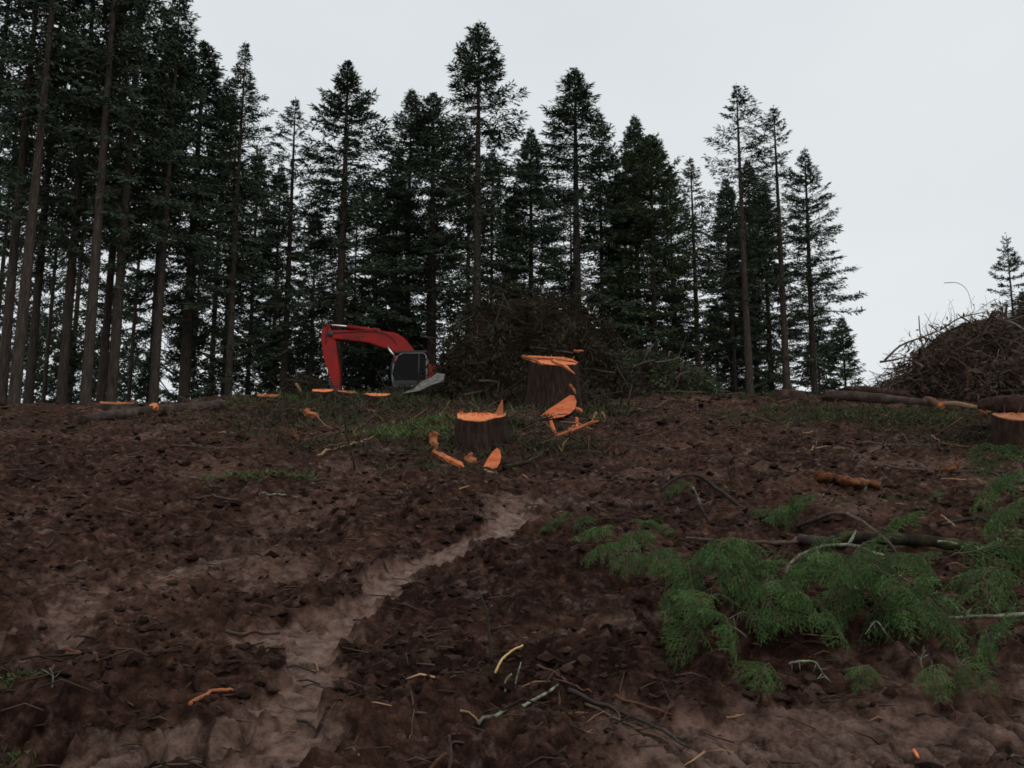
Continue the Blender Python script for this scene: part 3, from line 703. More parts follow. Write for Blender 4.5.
# ------------------------------------------------------------------ brush piles
def brush_pile(label, c, rx, ry, h, seed, nb, nt_, nl, tint=0.4, leaf='dead_needles', size=1.0, profile=1.0):
    rng = np.random.default_rng(seed)
    z0 = float(macro(np.array([c[0]]), np.array([c[1]]))[0])
    root = empty('brush_pile', (c[0], c[1], z0), 0, label, 'brush pile')
    def surf(u, v, k=1.0):   # u azimuth, v 0..1 from rim to top
        rho = np.sqrt(1 - v ** 1.35) if profile == 1.0 else (1 - v) ** 0.75
        n = 1 + 0.38 * gn(np.cos(u) * 1.7 + seed, np.sin(u) * 1.7 + v * 2.2, seed) + 0.24 * gn(np.cos(u) * 4 + seed, np.sin(u) * 4 + v * 5, seed + 1)
        x = rx * rho * np.cos(u) * n * k; y = ry * rho * np.sin(u) * n * k
        zg = macro(x + c[0], y + c[1]) - z0
        return np.stack([x, y, np.maximum(0, h * v * n * k) + zg * (1 - v)], -1)
    mb = MB()
    nu, nv = 72, 22
    U, V = np.meshgrid(np.linspace(0, 2 * PI, nu, endpoint=False), np.linspace(0, 1, nv))
    P = surf(U.ravel(), V.ravel(), 0.86); P[:nu, 2] -= 0.5
    i = np.arange(nv - 1)[:, None] * nu; j = np.arange(nu)[None, :]; kk = (j + 1) % nu
    mb.add(P, np.stack([i + j, i + kk, i + nu + kk, i + nu + j], -1).reshape(-1, 4))
    mb.build('mound', M['soil'], root)
    def one(mbx, L, r0, tnt, wob=0.18, sides=4, outward=0.25, vmax=1.0):
        u = rng.uniform(0, 2 * PI) if rng.uniform() < 0.35 else rng.uniform(PI * 0.95, PI * 2.05)
        v = rng.uniform(0.0, vmax)
        p = surf(np.array([u]), np.array([v]), rng.uniform(0.88, 1.0))[0]
        d = rng.normal(size=3) * np.array([1.0, 0.7, 0.42])
        out = np.array([math.cos(u), math.sin(u), 0.55])
        d = d / np.linalg.norm(d) + out * outward; d /= np.linalg.norm(d)
        n = 5
        q = [p - d * L * 0.4]
        dd = d.copy()
        for _ in range(n):
            dd = dd + rng.normal(0, wob, 3); dd /= np.linalg.norm(dd)
            q.append(q[-1] + dd * L / n)
        vv, f = tube(q, np.linspace(r0, r0 * 0.3, n + 1), sides, 0.15, int(rng.integers(1e6)))
        mbx.add(vv, f, tnt)
    for _ in range(nb):
        m1 = MB(); one(m1, size * rng.uniform(1.0, 2.8), size * rng.uniform(0.018, 0.05), np.clip(rng.normal(tint, 0.22), 0, 1), 0.10, 6, 0.18, 0.95)
        m1.build('branch', M['brown_twigs'], root)
    m2 = MB()
    for _ in range(nt_):
        one(m2, size * rng.uniform(0.35, 1.5), size * rng.uniform(0.006, 0.017), np.clip(rng.normal(tint, 0.2), 0, 1), 0.24, 3, 0.25)
    o = m2.build('twigs', M['brown_twigs'], root); o['kind'] = 'stuff'
    u = np.where(rng.uniform(size=nl) < .3, rng.uniform(0, 2 * PI, nl), rng.uniform(PI * 0.92, PI * 2.08, nl))
    v = rng.uniform(0, 1, nl)
    cl = gn(np.cos(u) * 3.2 + seed, v * 3 + np.sin(u) * 3.2, seed + 5)
    p = surf(u, v); p = p * rng.uniform(0.88, 1.05, (nl, 1))
    keep = cl + rng.uniform(-0.25, 0.25, nl) > -0.12
    p, cl = p[keep], cl[keep]; nl = len(p)
    base = np.stack([gn(p[:, 0] * 1.6, p[:, 1] * 1.6, 71), gn(p[:, 0] * 1.6, p[:, 2] * 1.6, 72), gn(p[:, 2] * 1.6, p[:, 1] * 1.6, 73) - 0.25], -1)
    d = base * 1.6 + rng.normal(0, 0.45, (nl, 3)); d /= np.linalg.norm(d, axis=1, keepdims=True)
    vv, f = leaf_quads(p, d, (0.4 + 0.6 * size) * rng.uniform(0.10, 0.34, nl), size * rng.uniform(0.012, 0.045, nl), rng)
    m3 = MB(); m3.add(vv, f, np.repeat(np.clip(0.45 + cl * 0.9 + rng.normal(0, 0.14, nl), 0, 1), 4))
    o = m3.build('foliage', M[leaf], root, smooth=False); o['kind'] = 'stuff'
    return root, surf, rng

cA = at(532, 392, 33.0)
pileA, sA, rA = brush_pile('large dark brush pile of branches behind the orange cut stumps', (cA[0], 33.5), 3.45, 2.6, 3.6, 31, 80, 1900, 15000, 0.33)
for px, py, rx, ry, h, sd, nb, ntw, nlf, lab in [
    (537, 409, 1.0, 0.6, 0.55, 41, 14, 260, 1500, 'low heap of dark twigs and soil in front of the torn stump'),
    (583, 404, 0.7, 0.5, 0.35, 42, 10, 160, 900, 'small heap of twigs right of the torn stump'),
    (996, 449, 0.55, 0.4, 0.42, 43, 8, 160, 900, 'dark heap of dirt and roots left of the stump at the right border')]:
    g = ground_hit(px, py)
    brush_pile(lab, (g[0], g[1] + ry), rx, ry, h, sd, nb, ntw, nlf, 0.35, size=0.55)
cE = at(411, 392, 39.0)
brush_pile('low dark heap of brush at the foot of the excavator cab', (cE[0], 39.0), 1.5, 0.8, 0.62, 44, 14, 300, 2600, 0.3, size=0.8)
cD = at(303, 392, 38.5)
brush_pile('small dark heap of brush left of the excavator arm', (cD[0], 38.5), 1.15, 0.9, 0.95, 35, 16, 250, 2500, 0.3)
cB = at(650, 392, 36.0)
pileB, sB, rB = brush_pile('low greenish brush pile right of the large dark one', (cB[0], 37.0), 2.75, 2.0, 1.55, 32, 40, 700, 9000, 0.42, 'needles_green')
cC = at(1018, 392, 30.0)
pileC, sC, rC = brush_pile('tall brown brush pile at right with roots against the sky', (cC[0] + 0.25, 31.0), 4.5, 3.2, 2.75, 33, 70, 2200, 15000, 0.72, 'brown_needles', profile=1.0)

def wire(parent, pts, r0, r1, mat, n=12, sides=4, name='branch', tint=0.5):
    q = smooth_line(pts, n) - np.array(parent.matrix_world.translation if False else parent.location)
    mb = MB(); v, f = tube(q, np.linspace(r0, r1, n), sides, 0.12, int(abs(q[0][0]) * 1000) % 9999)
    mb.add(v, f, tint)
    return mb.build(name, mat, parent)
# sticks that stand out of the piles
for pts, Y, r0 in [([(494, 330), (499, 312), (504, 298)], 32.4, 0.045), ([(512, 318), (508, 306), (503, 295)], 32.5, 0.045),
                   ([(588, 372), (587, 345), (586, 322)], 32.2, 0.035), ([(455, 330), (462, 322), (470, 318)], 32.0, 0.05),
                   ([(498, 305), (505, 307), (512, 310)], 32.0, 0.03)]:
    wire(pileA, [at(a, b_, Y) for a, b_ in pts], r0, r0 * 0.5, M['dark_stick'])
for pts in [[(655, 363), (668, 361), (680, 358)], [(675, 380), (682, 374), (690, 372)], [(625, 372), (640, 364), (655, 360)]]:
    wire(pileB, [at(a, b_, 35.0) for a, b_ in pts], 0.05, 0.03, M['stick'])
rs = random.Random(9)
for k in range(34):   # fine roots curling out of the right pile
    px = rs.uniform(884, 1000); py = np.interp(px, [880, 900, 940, 975, 1000], [372, 352, 332, 320, 316]) + rs.uniform(0, 14)
    a = rs.uniform(0.6, 2.6); L = rs.uniform(10, 34); c_ = rs.uniform(-1.2, 1.2)
    pts = [(px, py)]
    for s in range(4):
        a2 = a + c_ * s / 3
        pts.append((pts[-1][0] + math.cos(a2) * -L / 4 * (1 if rs.random() < .7 else -1) * 0.9, pts[-1][1] - abs(math.sin(a2)) * L / 4))
    Y = rs.uniform(29.4, 31.6)
    wire(pileC, [at(a_, b_, Y) for a_, b_ in pts], rs.uniform(0.008, 0.016), 0.004, M['stick'], 10, 3, 'rootlet')
for pts, r0 in [([(885, 360), (900, 346), (920, 338), (938, 331)], 0.04), ([(944, 283), (958, 283), (968, 292), (972, 310)], 0.012), ([(940, 330), (960, 318), (985, 312)], 0.03),
                ([(966, 372), (968, 380), (967, 392)], 0.07), ([(998, 320), (1010, 322), (1030, 330)], 0.04), ([(970, 372), (985, 374), (1002, 374)], 0.035), ([(880, 362), (894, 360), (905, 357)], 0.04)]:
    wire(pileC, [at(a, b_, 28.6 if r0 > 0.06 else 29.8) for a, b_ in pts], r0, r0 * 0.5, M['red_stick'] if r0 > 0.06 else M['stick'], 10, 5)
wire(pileC, [at(a, b_, 29.0) for a, b_ in [(1010, 322), (1018, 326), (1030, 334)]], 0.045, 0.03, M['lichen'])

# ------------------------------------------------------------------ stumps, wedges, logs
def stump(label, px, py, Y, w, h, seed, lean=0.0, tilt=28, hinge=0.15, spl=14, spike=0.0, mats=('stump', 'cut'), flare=0.55, group='cut stumps', base=None):
    """px,py = middle of the front rim of the cut; w diameter; h height of the rim above the ground"""
    rng = np.random.default_rng(seed)
    if base: Y = float(ground_hit(px, base)[1]) - 0.0
    top = at(px, py, Y)
    g = float(macro(np.array([top[0]]), np.array([Y]))[0])
    h = max(0.15, top[2] - g) if h is None else h
    z0 = top[2] - h
    R = w / 2
    root = empty('tree_stump', (top[0], Y + R, z0), lean, label, 'stump', group)
    n = 44
    th = np.linspace(0, 2 * PI, n, endpoint=False)
    lob = 1 + 0.10 * np.sin(3 * th + seed) + 0.05 * np.sin(5 * th + 2 * seed) + 0.03 * rng.uniform(-1, 1, n)
    tt = math.tan(math.radians(tilt))
    yh = -R + 0.62 * R * 2 * 0.75           # hinge line
    def ztop(x, y):
        return h + np.where(y < yh, (y + R) * tt, (yh + R) * tt + 0.02)
    mb = MB(); rows = []
    for s in np.linspace(0, 1, 9):
        fl = 1 + flare * (1 - s) ** 2.2 * (1 + 0.5 * np.sin(4 * th + seed) + 0.3 * np.sin(7 * th))
        r = R * lob * fl * (1 + (0.045 if s < 0.95 else 0.02) * rng.uniform(-1, 1, n))
        x, y = r * np.cos(th), r * np.sin(th)
        xt, yt = R * lob * np.cos(th), R * lob * np.sin(th)
        z = -0.5 + (ztop(xt, yt) + 0.5) * s
        rows.append(np.stack([x, y, z], -1))
    v = np.concatenate(rows)
    i = np.arange(8)[:, None] * n; j = np.arange(n)[None, :]; k = (j + 1) % n
    mb.add(v, np.stack([i + j, i + k, i + n + k, i + n + j], -1).reshape(-1, 4))
    mb.build('bark_body', M[mats[0]], root)
    mc = MB(); rr = np.linspace(0.0, 0.955, 9)[1:]
    pts = [np.array([[0, 0, float(ztop(0.0, 0.0))]])]
    for q in rr:
        x, y = R * lob * q * np.cos(th), R * lob * q * np.sin(th)
        z = ztop(x, y) + 0.012 + 0.018 * rng.uniform(-1, 1, n) * (y > yh - 0.1 * R)
        pts.append(np.stack([x, y, z], -1))
    # the rim skirt
    x, y = R * lob * 0.965 * np.cos(th), R * lob * 0.965 * np.sin(th)
    pts.append(np.stack([x, y, ztop(x, y) - 0.03], -1))
    v = np.concatenate(pts)
    f = [(0, 1 + a, 1 + (a + 1) % n) for a in range(n)]
    for q in range(len(rr)):
        for a in range(n):
            b0 = 1 + q * n; b1 = b0 + n
            f.append((b0 + a, b1 + a, b1 + (a + 1) % n, b0 + (a + 1) % n))
    mc.add(v, f)
    mc.build('cut_face', M[mats[1]], root, smooth=False)
    ms = MB()
    for q in range(spl):
        x = rng.uniform(-0.85, 0.85) * R; y = yh + rng.uniform(-0.04, 0.05)
        hh = hinge * rng.uniform(0.2, 1.0); ww = rng.uniform(0.005, 0.022) * max(0.5, w)
        zb = float(ztop(x, y)) - 0.02
        lx = rng.normal(0, 0.05)
        v = [(x - ww, y - 0.01, zb), (x + ww, y - 0.01, zb), (x + ww * 0.8, y + 0.02, zb), (x - ww * 0.8, y + 0.02, zb), (x + lx - ww * 0.2, y, zb + hh), (x + lx + ww * 0.2, y + 0.01, zb + hh * 0.9)]
        ms.add(v, [(0, 1, 5, 4), (1, 2, 5), (2, 3, 4, 5), (3, 0, 4)])
    if spl: ms.build('splinters', M[mats[1]], root, smooth=False)['kind'] = 'stuff'
    if spike:
        m2 = MB(); x = R * 0.78; zb = h + 0.02
        v = [(x - 0.13, -0.1, zb), (x + 0.07, -0.12, zb), (x + 0.08, 0.06, zb), (x - 0.12, 0.06, zb), (x + 0.05, -0.06, zb + spike * 0.55), (x + 0.075, -0.06, zb + spike * 0.5), (x + 0.055, -0.04, zb + spike), (x + 0.07, -0.035, zb + spike)]
        m2.add(v, [(0, 1, 5, 4), (1, 2, 7, 5), (2, 3, 6, 7), (3, 0, 4, 6), (4, 5, 7, 6)])
        m2.build('splinter', M['old_cut'], root, smooth=False)
    return root

stump('dark stump with bright orange slanted cut and tall splinter at its right', 478, 421, 15.6, 0.76, None, 1, 0.0, 21, 0.085, 46, 0.36, base=455)
stump('tall dark stump with torn jagged orange top in front of the brush pile', 552, 365, 24.0, 1.22, 1.45, 2, 0.25, 20, 0.2, 34, 0.0)
stump('small far stump with dull orange top left of the excavator arm', 266, 397, 35.0, 0.70, None, 3, 0.1, 18, 0.05, 5, base=403, mats=('stump', 'old_cut'))
stump('far stump with orange top directly below the excavator arm', 321, 392, 35.0, 0.62, None, 4, 0, 19, 0.06, 6, base=402)
stump('far stump with yellowish top just right of the excavator bucket', 346, 393, 36.2, 0.56, None, 5, 0.4, 16, 0.08, 6, base=401, mats=('stump', 'old_cut'))
stump('far stump with pale orange top left of the excavator cab', 376, 396, 36.0, 0.74, None, 6, 0.1, 16, 0.03, 5, base=402)
stump('low stump with thin cut top behind the fallen log at left', 108, 404, 33.0, 0.86, None, 7, 0.2, 12, 0.04, 6, base=411, mats=('log', 'old_cut'))
stump('broken stump with an orange torn side at the foot of the right trunks', 792, 391, 33.0, 1.0, None, 8, 0.3, 12, 0.1, 8, mats=('log', 'rot'))
stump('big dark stump with pale cut at the right border', 1030, 421, 21.0, 0.80, None, 9, 0.0, 22, 0.06, 8, base=452, mats=('stump', 'old_cut'))

def thing_mesh(name, mb, mat, label, cat, loc, group=None, smooth=True, rot=None):
    o = mb.build(name, mat, None, smooth)
    o.location = loc
    if rot: o.rotation_euler = rot
    return tag(o, label, cat, group)

def wedge(label, poly, Y, depth, group='cut wedges'):
    lo = max(poly, key=lambda p: p[1]); Y = float(ground_hit(lo[0], lo[1])[1]) - 0.05
    """a slab-like wedge sawn out of a trunk: flat sawn face towards the valley, bark behind"""
    P = np.array([at(a, b_, Y) for a, b_ in poly])
    c = P.mean(0)
    root = empty('wood_wedge', tuple(c), 0, label, 'wood wedge', group)
    Q = P - c
    # lean the face back a little, as the piece rests on its lower edge
    Q[:, 1] += (Q[:, 2] - Q[:, 2].min()) * 0.35
    n = len(Q)
    back = Q * np.array([0.86, 1, 0.8]) + np.array([0.02, depth, -0.05])
    f1 = MB(); f1.add(np.vstack([Q * 0.97 + [0, -0.004, 0], Q * 0.97 + [0, 0.03, 0]]), [tuple(range(n))] + [tuple(range(n, 2 * n))[::-1]] + [(a, n + a, n + (a + 1) % n, (a + 1) % n) for a in range(n)])
    f1.build('sawn_face', M['cut_red'], root, smooth=False)
    f2 = MB(); f2.add(np.vstack([Q, back]), [tuple(range(n)), tuple(range(n, 2 * n))[::-1]] + [(a, n + a, n + (a + 1) % n, (a + 1) % n) for a in range(n)])
    f2.build('bark_back', M['stump'], root, smooth=False)
    return root
wedge('large half round orange wedge lying tilted below the torn stump', [(540, 416), (548, 409), (560, 401), (571, 393), (575, 394), (577.5, 400), (576, 408), (571, 413), (563, 417), (551, 419), (543, 418)], 19.0, 0.30)
wedge('small triangular orange wedge at the foot of the slanted cut stump', [(483, 467), (487, 459), (492, 451), (497, 446.5), (500, 449), (501.5, 456), (500, 463), (497, 468), (490, 469)], 14.6, 0.22)

def slab(name, label, pxs, Y, rad, mat, cat='wood chunk', group='orange wood pieces', flat=0.45, n=6):
    """flat splintered piece; pxs on plane Y or on the ground if Y is None"""
    if Y is None:
        lo = max(pxs, key=lambda p: p[1]); Y = float(ground_hit(lo[0], lo[1] + 2)[1]) - rad
        P = np.array([at(a, b_, Y) for a, b_ in pxs])
    else:
        P = np.array([at(a, b_, Y) for a, b_ in pxs])
    c = P.mean(0)
    q = smooth_line(P - c, n)
    sr = np.random.default_rng(int(abs(c[0] * 997 + c[1] * 71)) % 9999)
    prof = np.linspace(1.05, 0.7, n) * sr.uniform(0.8, 1.15, n); prof[0] *= 0.75; prof[-1] *= 0.35
    q[1:-1] += sr.normal(0, rad * 0.12, (n - 2, 3))
    mb = MB(); v, f = tube(q, rad * prof, 5, 0.35, int(abs(c[0] * 997)) % 9999)
    v = v.reshape(n, 5, 3); m_ = v.mean(1, keepdims=True)
    for k in (0, 4): v[0, k] += (q[0] - q[1]) * 0.25
    v[:, 2:4] = m_ + (v[:, 2:4] - m_) * (0.35 + flat * 0.5)
    mb.add(v.reshape(-1, 3), f)
    return thing_mesh(name, mb, M[mat], label, cat, tuple(c), group, smooth=False)

for lab, pxs, Y, rad, mat in [
    ('orange splinter pointing down from the torn stump top', [(553, 361), (564, 366), (575, 374)], 23.4, 0.06, 'cut'),
    ('broad torn orange strip lying along the torn stump top', [(528, 357), (545, 358), (566, 360), (578, 363)], 23.6, 0.055, 'cut'),
    ('dull torn sliver hanging over the left rim of the torn stump', [(523, 356), (534, 360), (543, 365)], 23.5, 0.05, 'old_cut'),
    ('upright orange chunk left of the slanted cut stump', [(433, 432), (434, 440), (437, 449)], None, 0.075, 'old_cut'),
    ('orange chunk lying below the upright chunk', [(433, 452), (440, 456), (447, 460)], None, 0.06, 'old_cut'),
    ('orange stick of split wood pointing at the small wedge', [(446, 457), (455, 462), (464, 467)], None, 0.045, 'cut'),
    ('short orange block between the chunks and the small wedge', [(467, 455), (471, 459), (476, 463)], None, 0.06, 'old_cut'),
    ('narrow orange splinter standing under the large wedge', [(551, 421), (553, 428), (556, 434)], None, 0.030, 'cut'),
    ('long orange splinter lying right of the large wedge', [(557, 436), (575, 430), (588, 424), (599, 421)], None, 0.038, 'old_cut'),
    ('short upright orange splinter beside the long splinter', [(577, 418), (577, 425), (576, 431)], None, 0.03, 'cut'),
    ('orange chip resting on the long splinter', [(569, 431), (572, 428), (575, 425)], None, 0.035, 'old_cut'),
    ('orange chip against the right end of the large wedge', [(574, 408), (579, 410), (583, 412)], 18.8, 0.04, 'cut_red'),
    ('thin tilted orange splinter above the large wedge', [(570, 385), (573, 389), (576, 394)], 23.3, 0.045, 'old_cut'),
    ('pale strip of wood between wedge and mossy root', [(597, 412), (594, 417), (592, 421)], None, 0.03, 'tan'),
    ('pale chip right of the pale strip', [(602, 412), (604, 416), (606, 419)], None, 0.028, 'tan'),
    ('orange board lying at the foot of the greenish brush pile', [(602, 385.5), (612, 385.5), (622, 385)], 34.4, 0.06, 'cut'),
    ('pinkish white slab standing above the orange board', [(613, 372), (616, 376), (620, 379)], 34.4, 0.075, 'pale'),
    ('small orange block high on the brush pile', [(574, 351), (580, 351), (584, 351)], 31.0, 0.055, 'old_cut'),
    ('yellow splinters under the small wedge', [(484, 470), (488, 472), (494, 473)], None, 0.03, 'tan'),
    ('rust red chunk on the mud at right with an upright fin', [(941, 470), (950, 469), (957, 468)], None, 0.05, 'rot'),
    ('thin rust red fin standing on the chunk at right', [(956, 469), (957, 462), (956, 455)], None, 0.035, 'rot'),
    ('dull orange chunk on the bank below the far stumps', [(305, 411), (312, 414), (319, 418)], None, 0.09, 'old_cut'),
    ('reddish bark slab standing on the left bank', [(293, 430), (295, 437), (297, 443)], None, 0.07, 'red_stick'),
    ('short tan splinter standing left of the far stumps', [(296, 384), (299, 388), (301, 392)], 34.0, 0.06, 'tan'),
    ('reddish broken pieces beside the right border stump', [(978, 414), (983, 413), (990, 412)], None, 0.09, 'rot'),
]:
    slab('wood_chunk', lab, pxs, Y, rad, mat)

# weathered pale slab by the excavator
mb = MB()
P = np.array([at(a, b_, 31.2) for a, b_ in [(400, 394), (414, 388.5), (422, 381), (430, 378), (437, 373), (445, 374), (443, 381), (430, 385.5), (420, 390.5)]])
c = P.mean(0); Q = P - c; n = len(Q)
Bk = Q * 0.8 + np.array([0.05, 0.5, -0.08])
mb.add(np.vstack([Q, Bk]), [tuple(range(n)), tuple(range(n, 2 * n))[::-1]] + [(a, n + a, n + (a + 1) % n, (a + 1) % n) for a in range(n)])
thing_mesh('split_wood', mb, M['pale'], 'pale grey weathered slab of split wood in front of the excavator cab', 'wood slab', tuple(c), smooth=False)

def log_thing(name, label, a, b_, r0, r1, mat, endmat=None, n=16, sides=14, bump=0.06, cat='log', lift=0.6, group=None, knots=()):
    """a, b_ world points of the axis on the ground"""
    A, B = np.array(a, float), np.array(b_, float)
    root = empty(name, tuple((A + B) / 2), 0, label, cat, group)
    c = (A + B) / 2
    q = A + (B - A) * np.linspace(0, 1, n)[:, None] - c
    q[:, 2] += 0.03 * np.sin(np.linspace(0, 5, n))
    mb = MB(); v, f = tube(q, np.linspace(r0, r1, n), sides, bump, 5)
    mb.add(v, f); mb.build('bark_body', M[mat], root)
    if endmat:
        d = (B - A) / np.linalg.norm(B - A)
        for p, r, s in ((A - c, r0, -1), (B - c, r1, 1)):
            me = MB(); v, f = tube([p, p + d * s * 0.012], [r * 0.93, r * 0.93], sides, 0.02, 3)
            me.add(v, f); me.build('cut_end', M[endmat], root, smooth=False)
    for t, r in knots:
        p = A + (B - A) * t - c + np.array([0, -np.interp(t, [0, 1], [r0, r1]) * 0.75, np.interp(t, [0, 1], [r0, r1]) * 0.55])
        me = MB(); v, f = tube([p + [0, 0.05, -0.03], p + [0, -0.06, 0.05]], [r, r * 0.85], 10, 0.1, 4)
        me.add(v, f); me.build('knot', M['cut'], root, smooth=False)
    return root
def on(px, py, lift):
    g = ground_hit(px, py)
    return (g[0], g[1], tz(g[0], g[1]) + lift)
log_thing('fallen_log', 'long grey barked log with an orange cut knot lying at left', on(80, 424, .08), on(221, 409, .12), 0.11, 0.16, 'log', None, knots=[(0.49, 0.11)])
log_thing('fallen_log', 'long pale barked log lying below the right brush pile', on(826, 400, .12), on(945, 407, .08), 0.16, 0.10, 'log', 'old_cut')
log_thing('fallen_log', 'slender pale log end continuing right of the long log', on(944, 409, .12), on(982, 411, .1), 0.07, 0.055, 'tan', 'cut')
log_thing('fallen_log', 'reddish broken log behind the long pale log at right', on(846, 396, .2), on(905, 399, .16), 0.10, 0.12, 'rot_dark', None, bump=0.2)
log_thing('fallen_log', 'dark reddish log lying behind the right border stump', on(986, 412, .16), on(1050, 418, .2), 0.17, 0.26, 'rot_dark', None, bump=0.25)
log_thing('fallen_log', 'small orange tipped log at the foot of the right brush pile', on(926, 404, .12), on(942, 410, .1), 0.08, 0.10, 'red_stick', 'cut')

# ------------------------------------------------------------------ sticks on the ground
def stick(label, pxs, r0, r1, mat, lift=0.0, Y=None, back=0.0, name='stick', cat='stick', n=14, sides=6, group='sticks on the mud', twigs=(), arch=None, bump=0.12):
    up = Y is not None
    if up:
        lo = max(pxs, key=lambda p: p[1])
        Y = float(ground_hit(lo[0], lo[1])[1]) - r0 + back
    if Y is None:
        P = []
        for i, p in enumerate(pxs):
            g = ground_hit(*p)
            l = lift if np.isscalar(lift) else lift[i]
            P.append([g[0], g[1], tz(g[0], g[1]) + r0 * 0.8 + l])
        P = np.array(P)
    else:
        P = np.array([at(a, b_, Y if np.isscalar(Y) else Y[i]) for i, (a, b_) in enumerate(pxs)])
    c = P[0].copy()
    rng = np.random.default_rng(int(abs(c[0] * 7919 + c[1] * 104729)) % 99991)
    q = smooth_line(P - c, n)
    seg = np.linalg.norm(q[-1] - q[0]) / n
    q[1:-1] += rng.normal(0, min(seg * 0.07, r0 * 0.8), (n - 2, 3))
    if not up:
        g = terrain(q[:, 0] + c[0], q[:, 1] + c[1])[0] - c[2] + np.linspace(r0, r1, n) * 0.8
        if np.isscalar(lift) and lift == 0: q[:, 2] = np.maximum(q[:, 2], g)
    mb = MB(); v, f = tube(q, np.linspace(r0, r1, n) * (1 + rng.uniform(-0.07, 0.07, n)), sides, bump, 3)
    mb.add(v, f)
    for t, L, ang in twigs:      # short side twigs
        i = int(t * (n - 1)); p = q[i]; d = q[min(i + 1, n - 1)] - q[max(i - 1, 0)]; d /= np.linalg.norm(d)
        e = np.array([d[0] * math.cos(ang) - d[2] * math.sin(ang), d[1] + rng.normal(0, .2), d[0] * math.sin(ang) + d[2] * math.cos(ang)])
        v, f = tube([p, p + e * L * 0.5 + rng.normal(0, 0.04 * L, 3), p + e * L], [r1 * 0.9, r1 * 0.7, r1 * 0.3], 4)
        mb.add(v, f)
    return thing_mesh(name, mb, M[mat], label, cat, tuple(c), group)

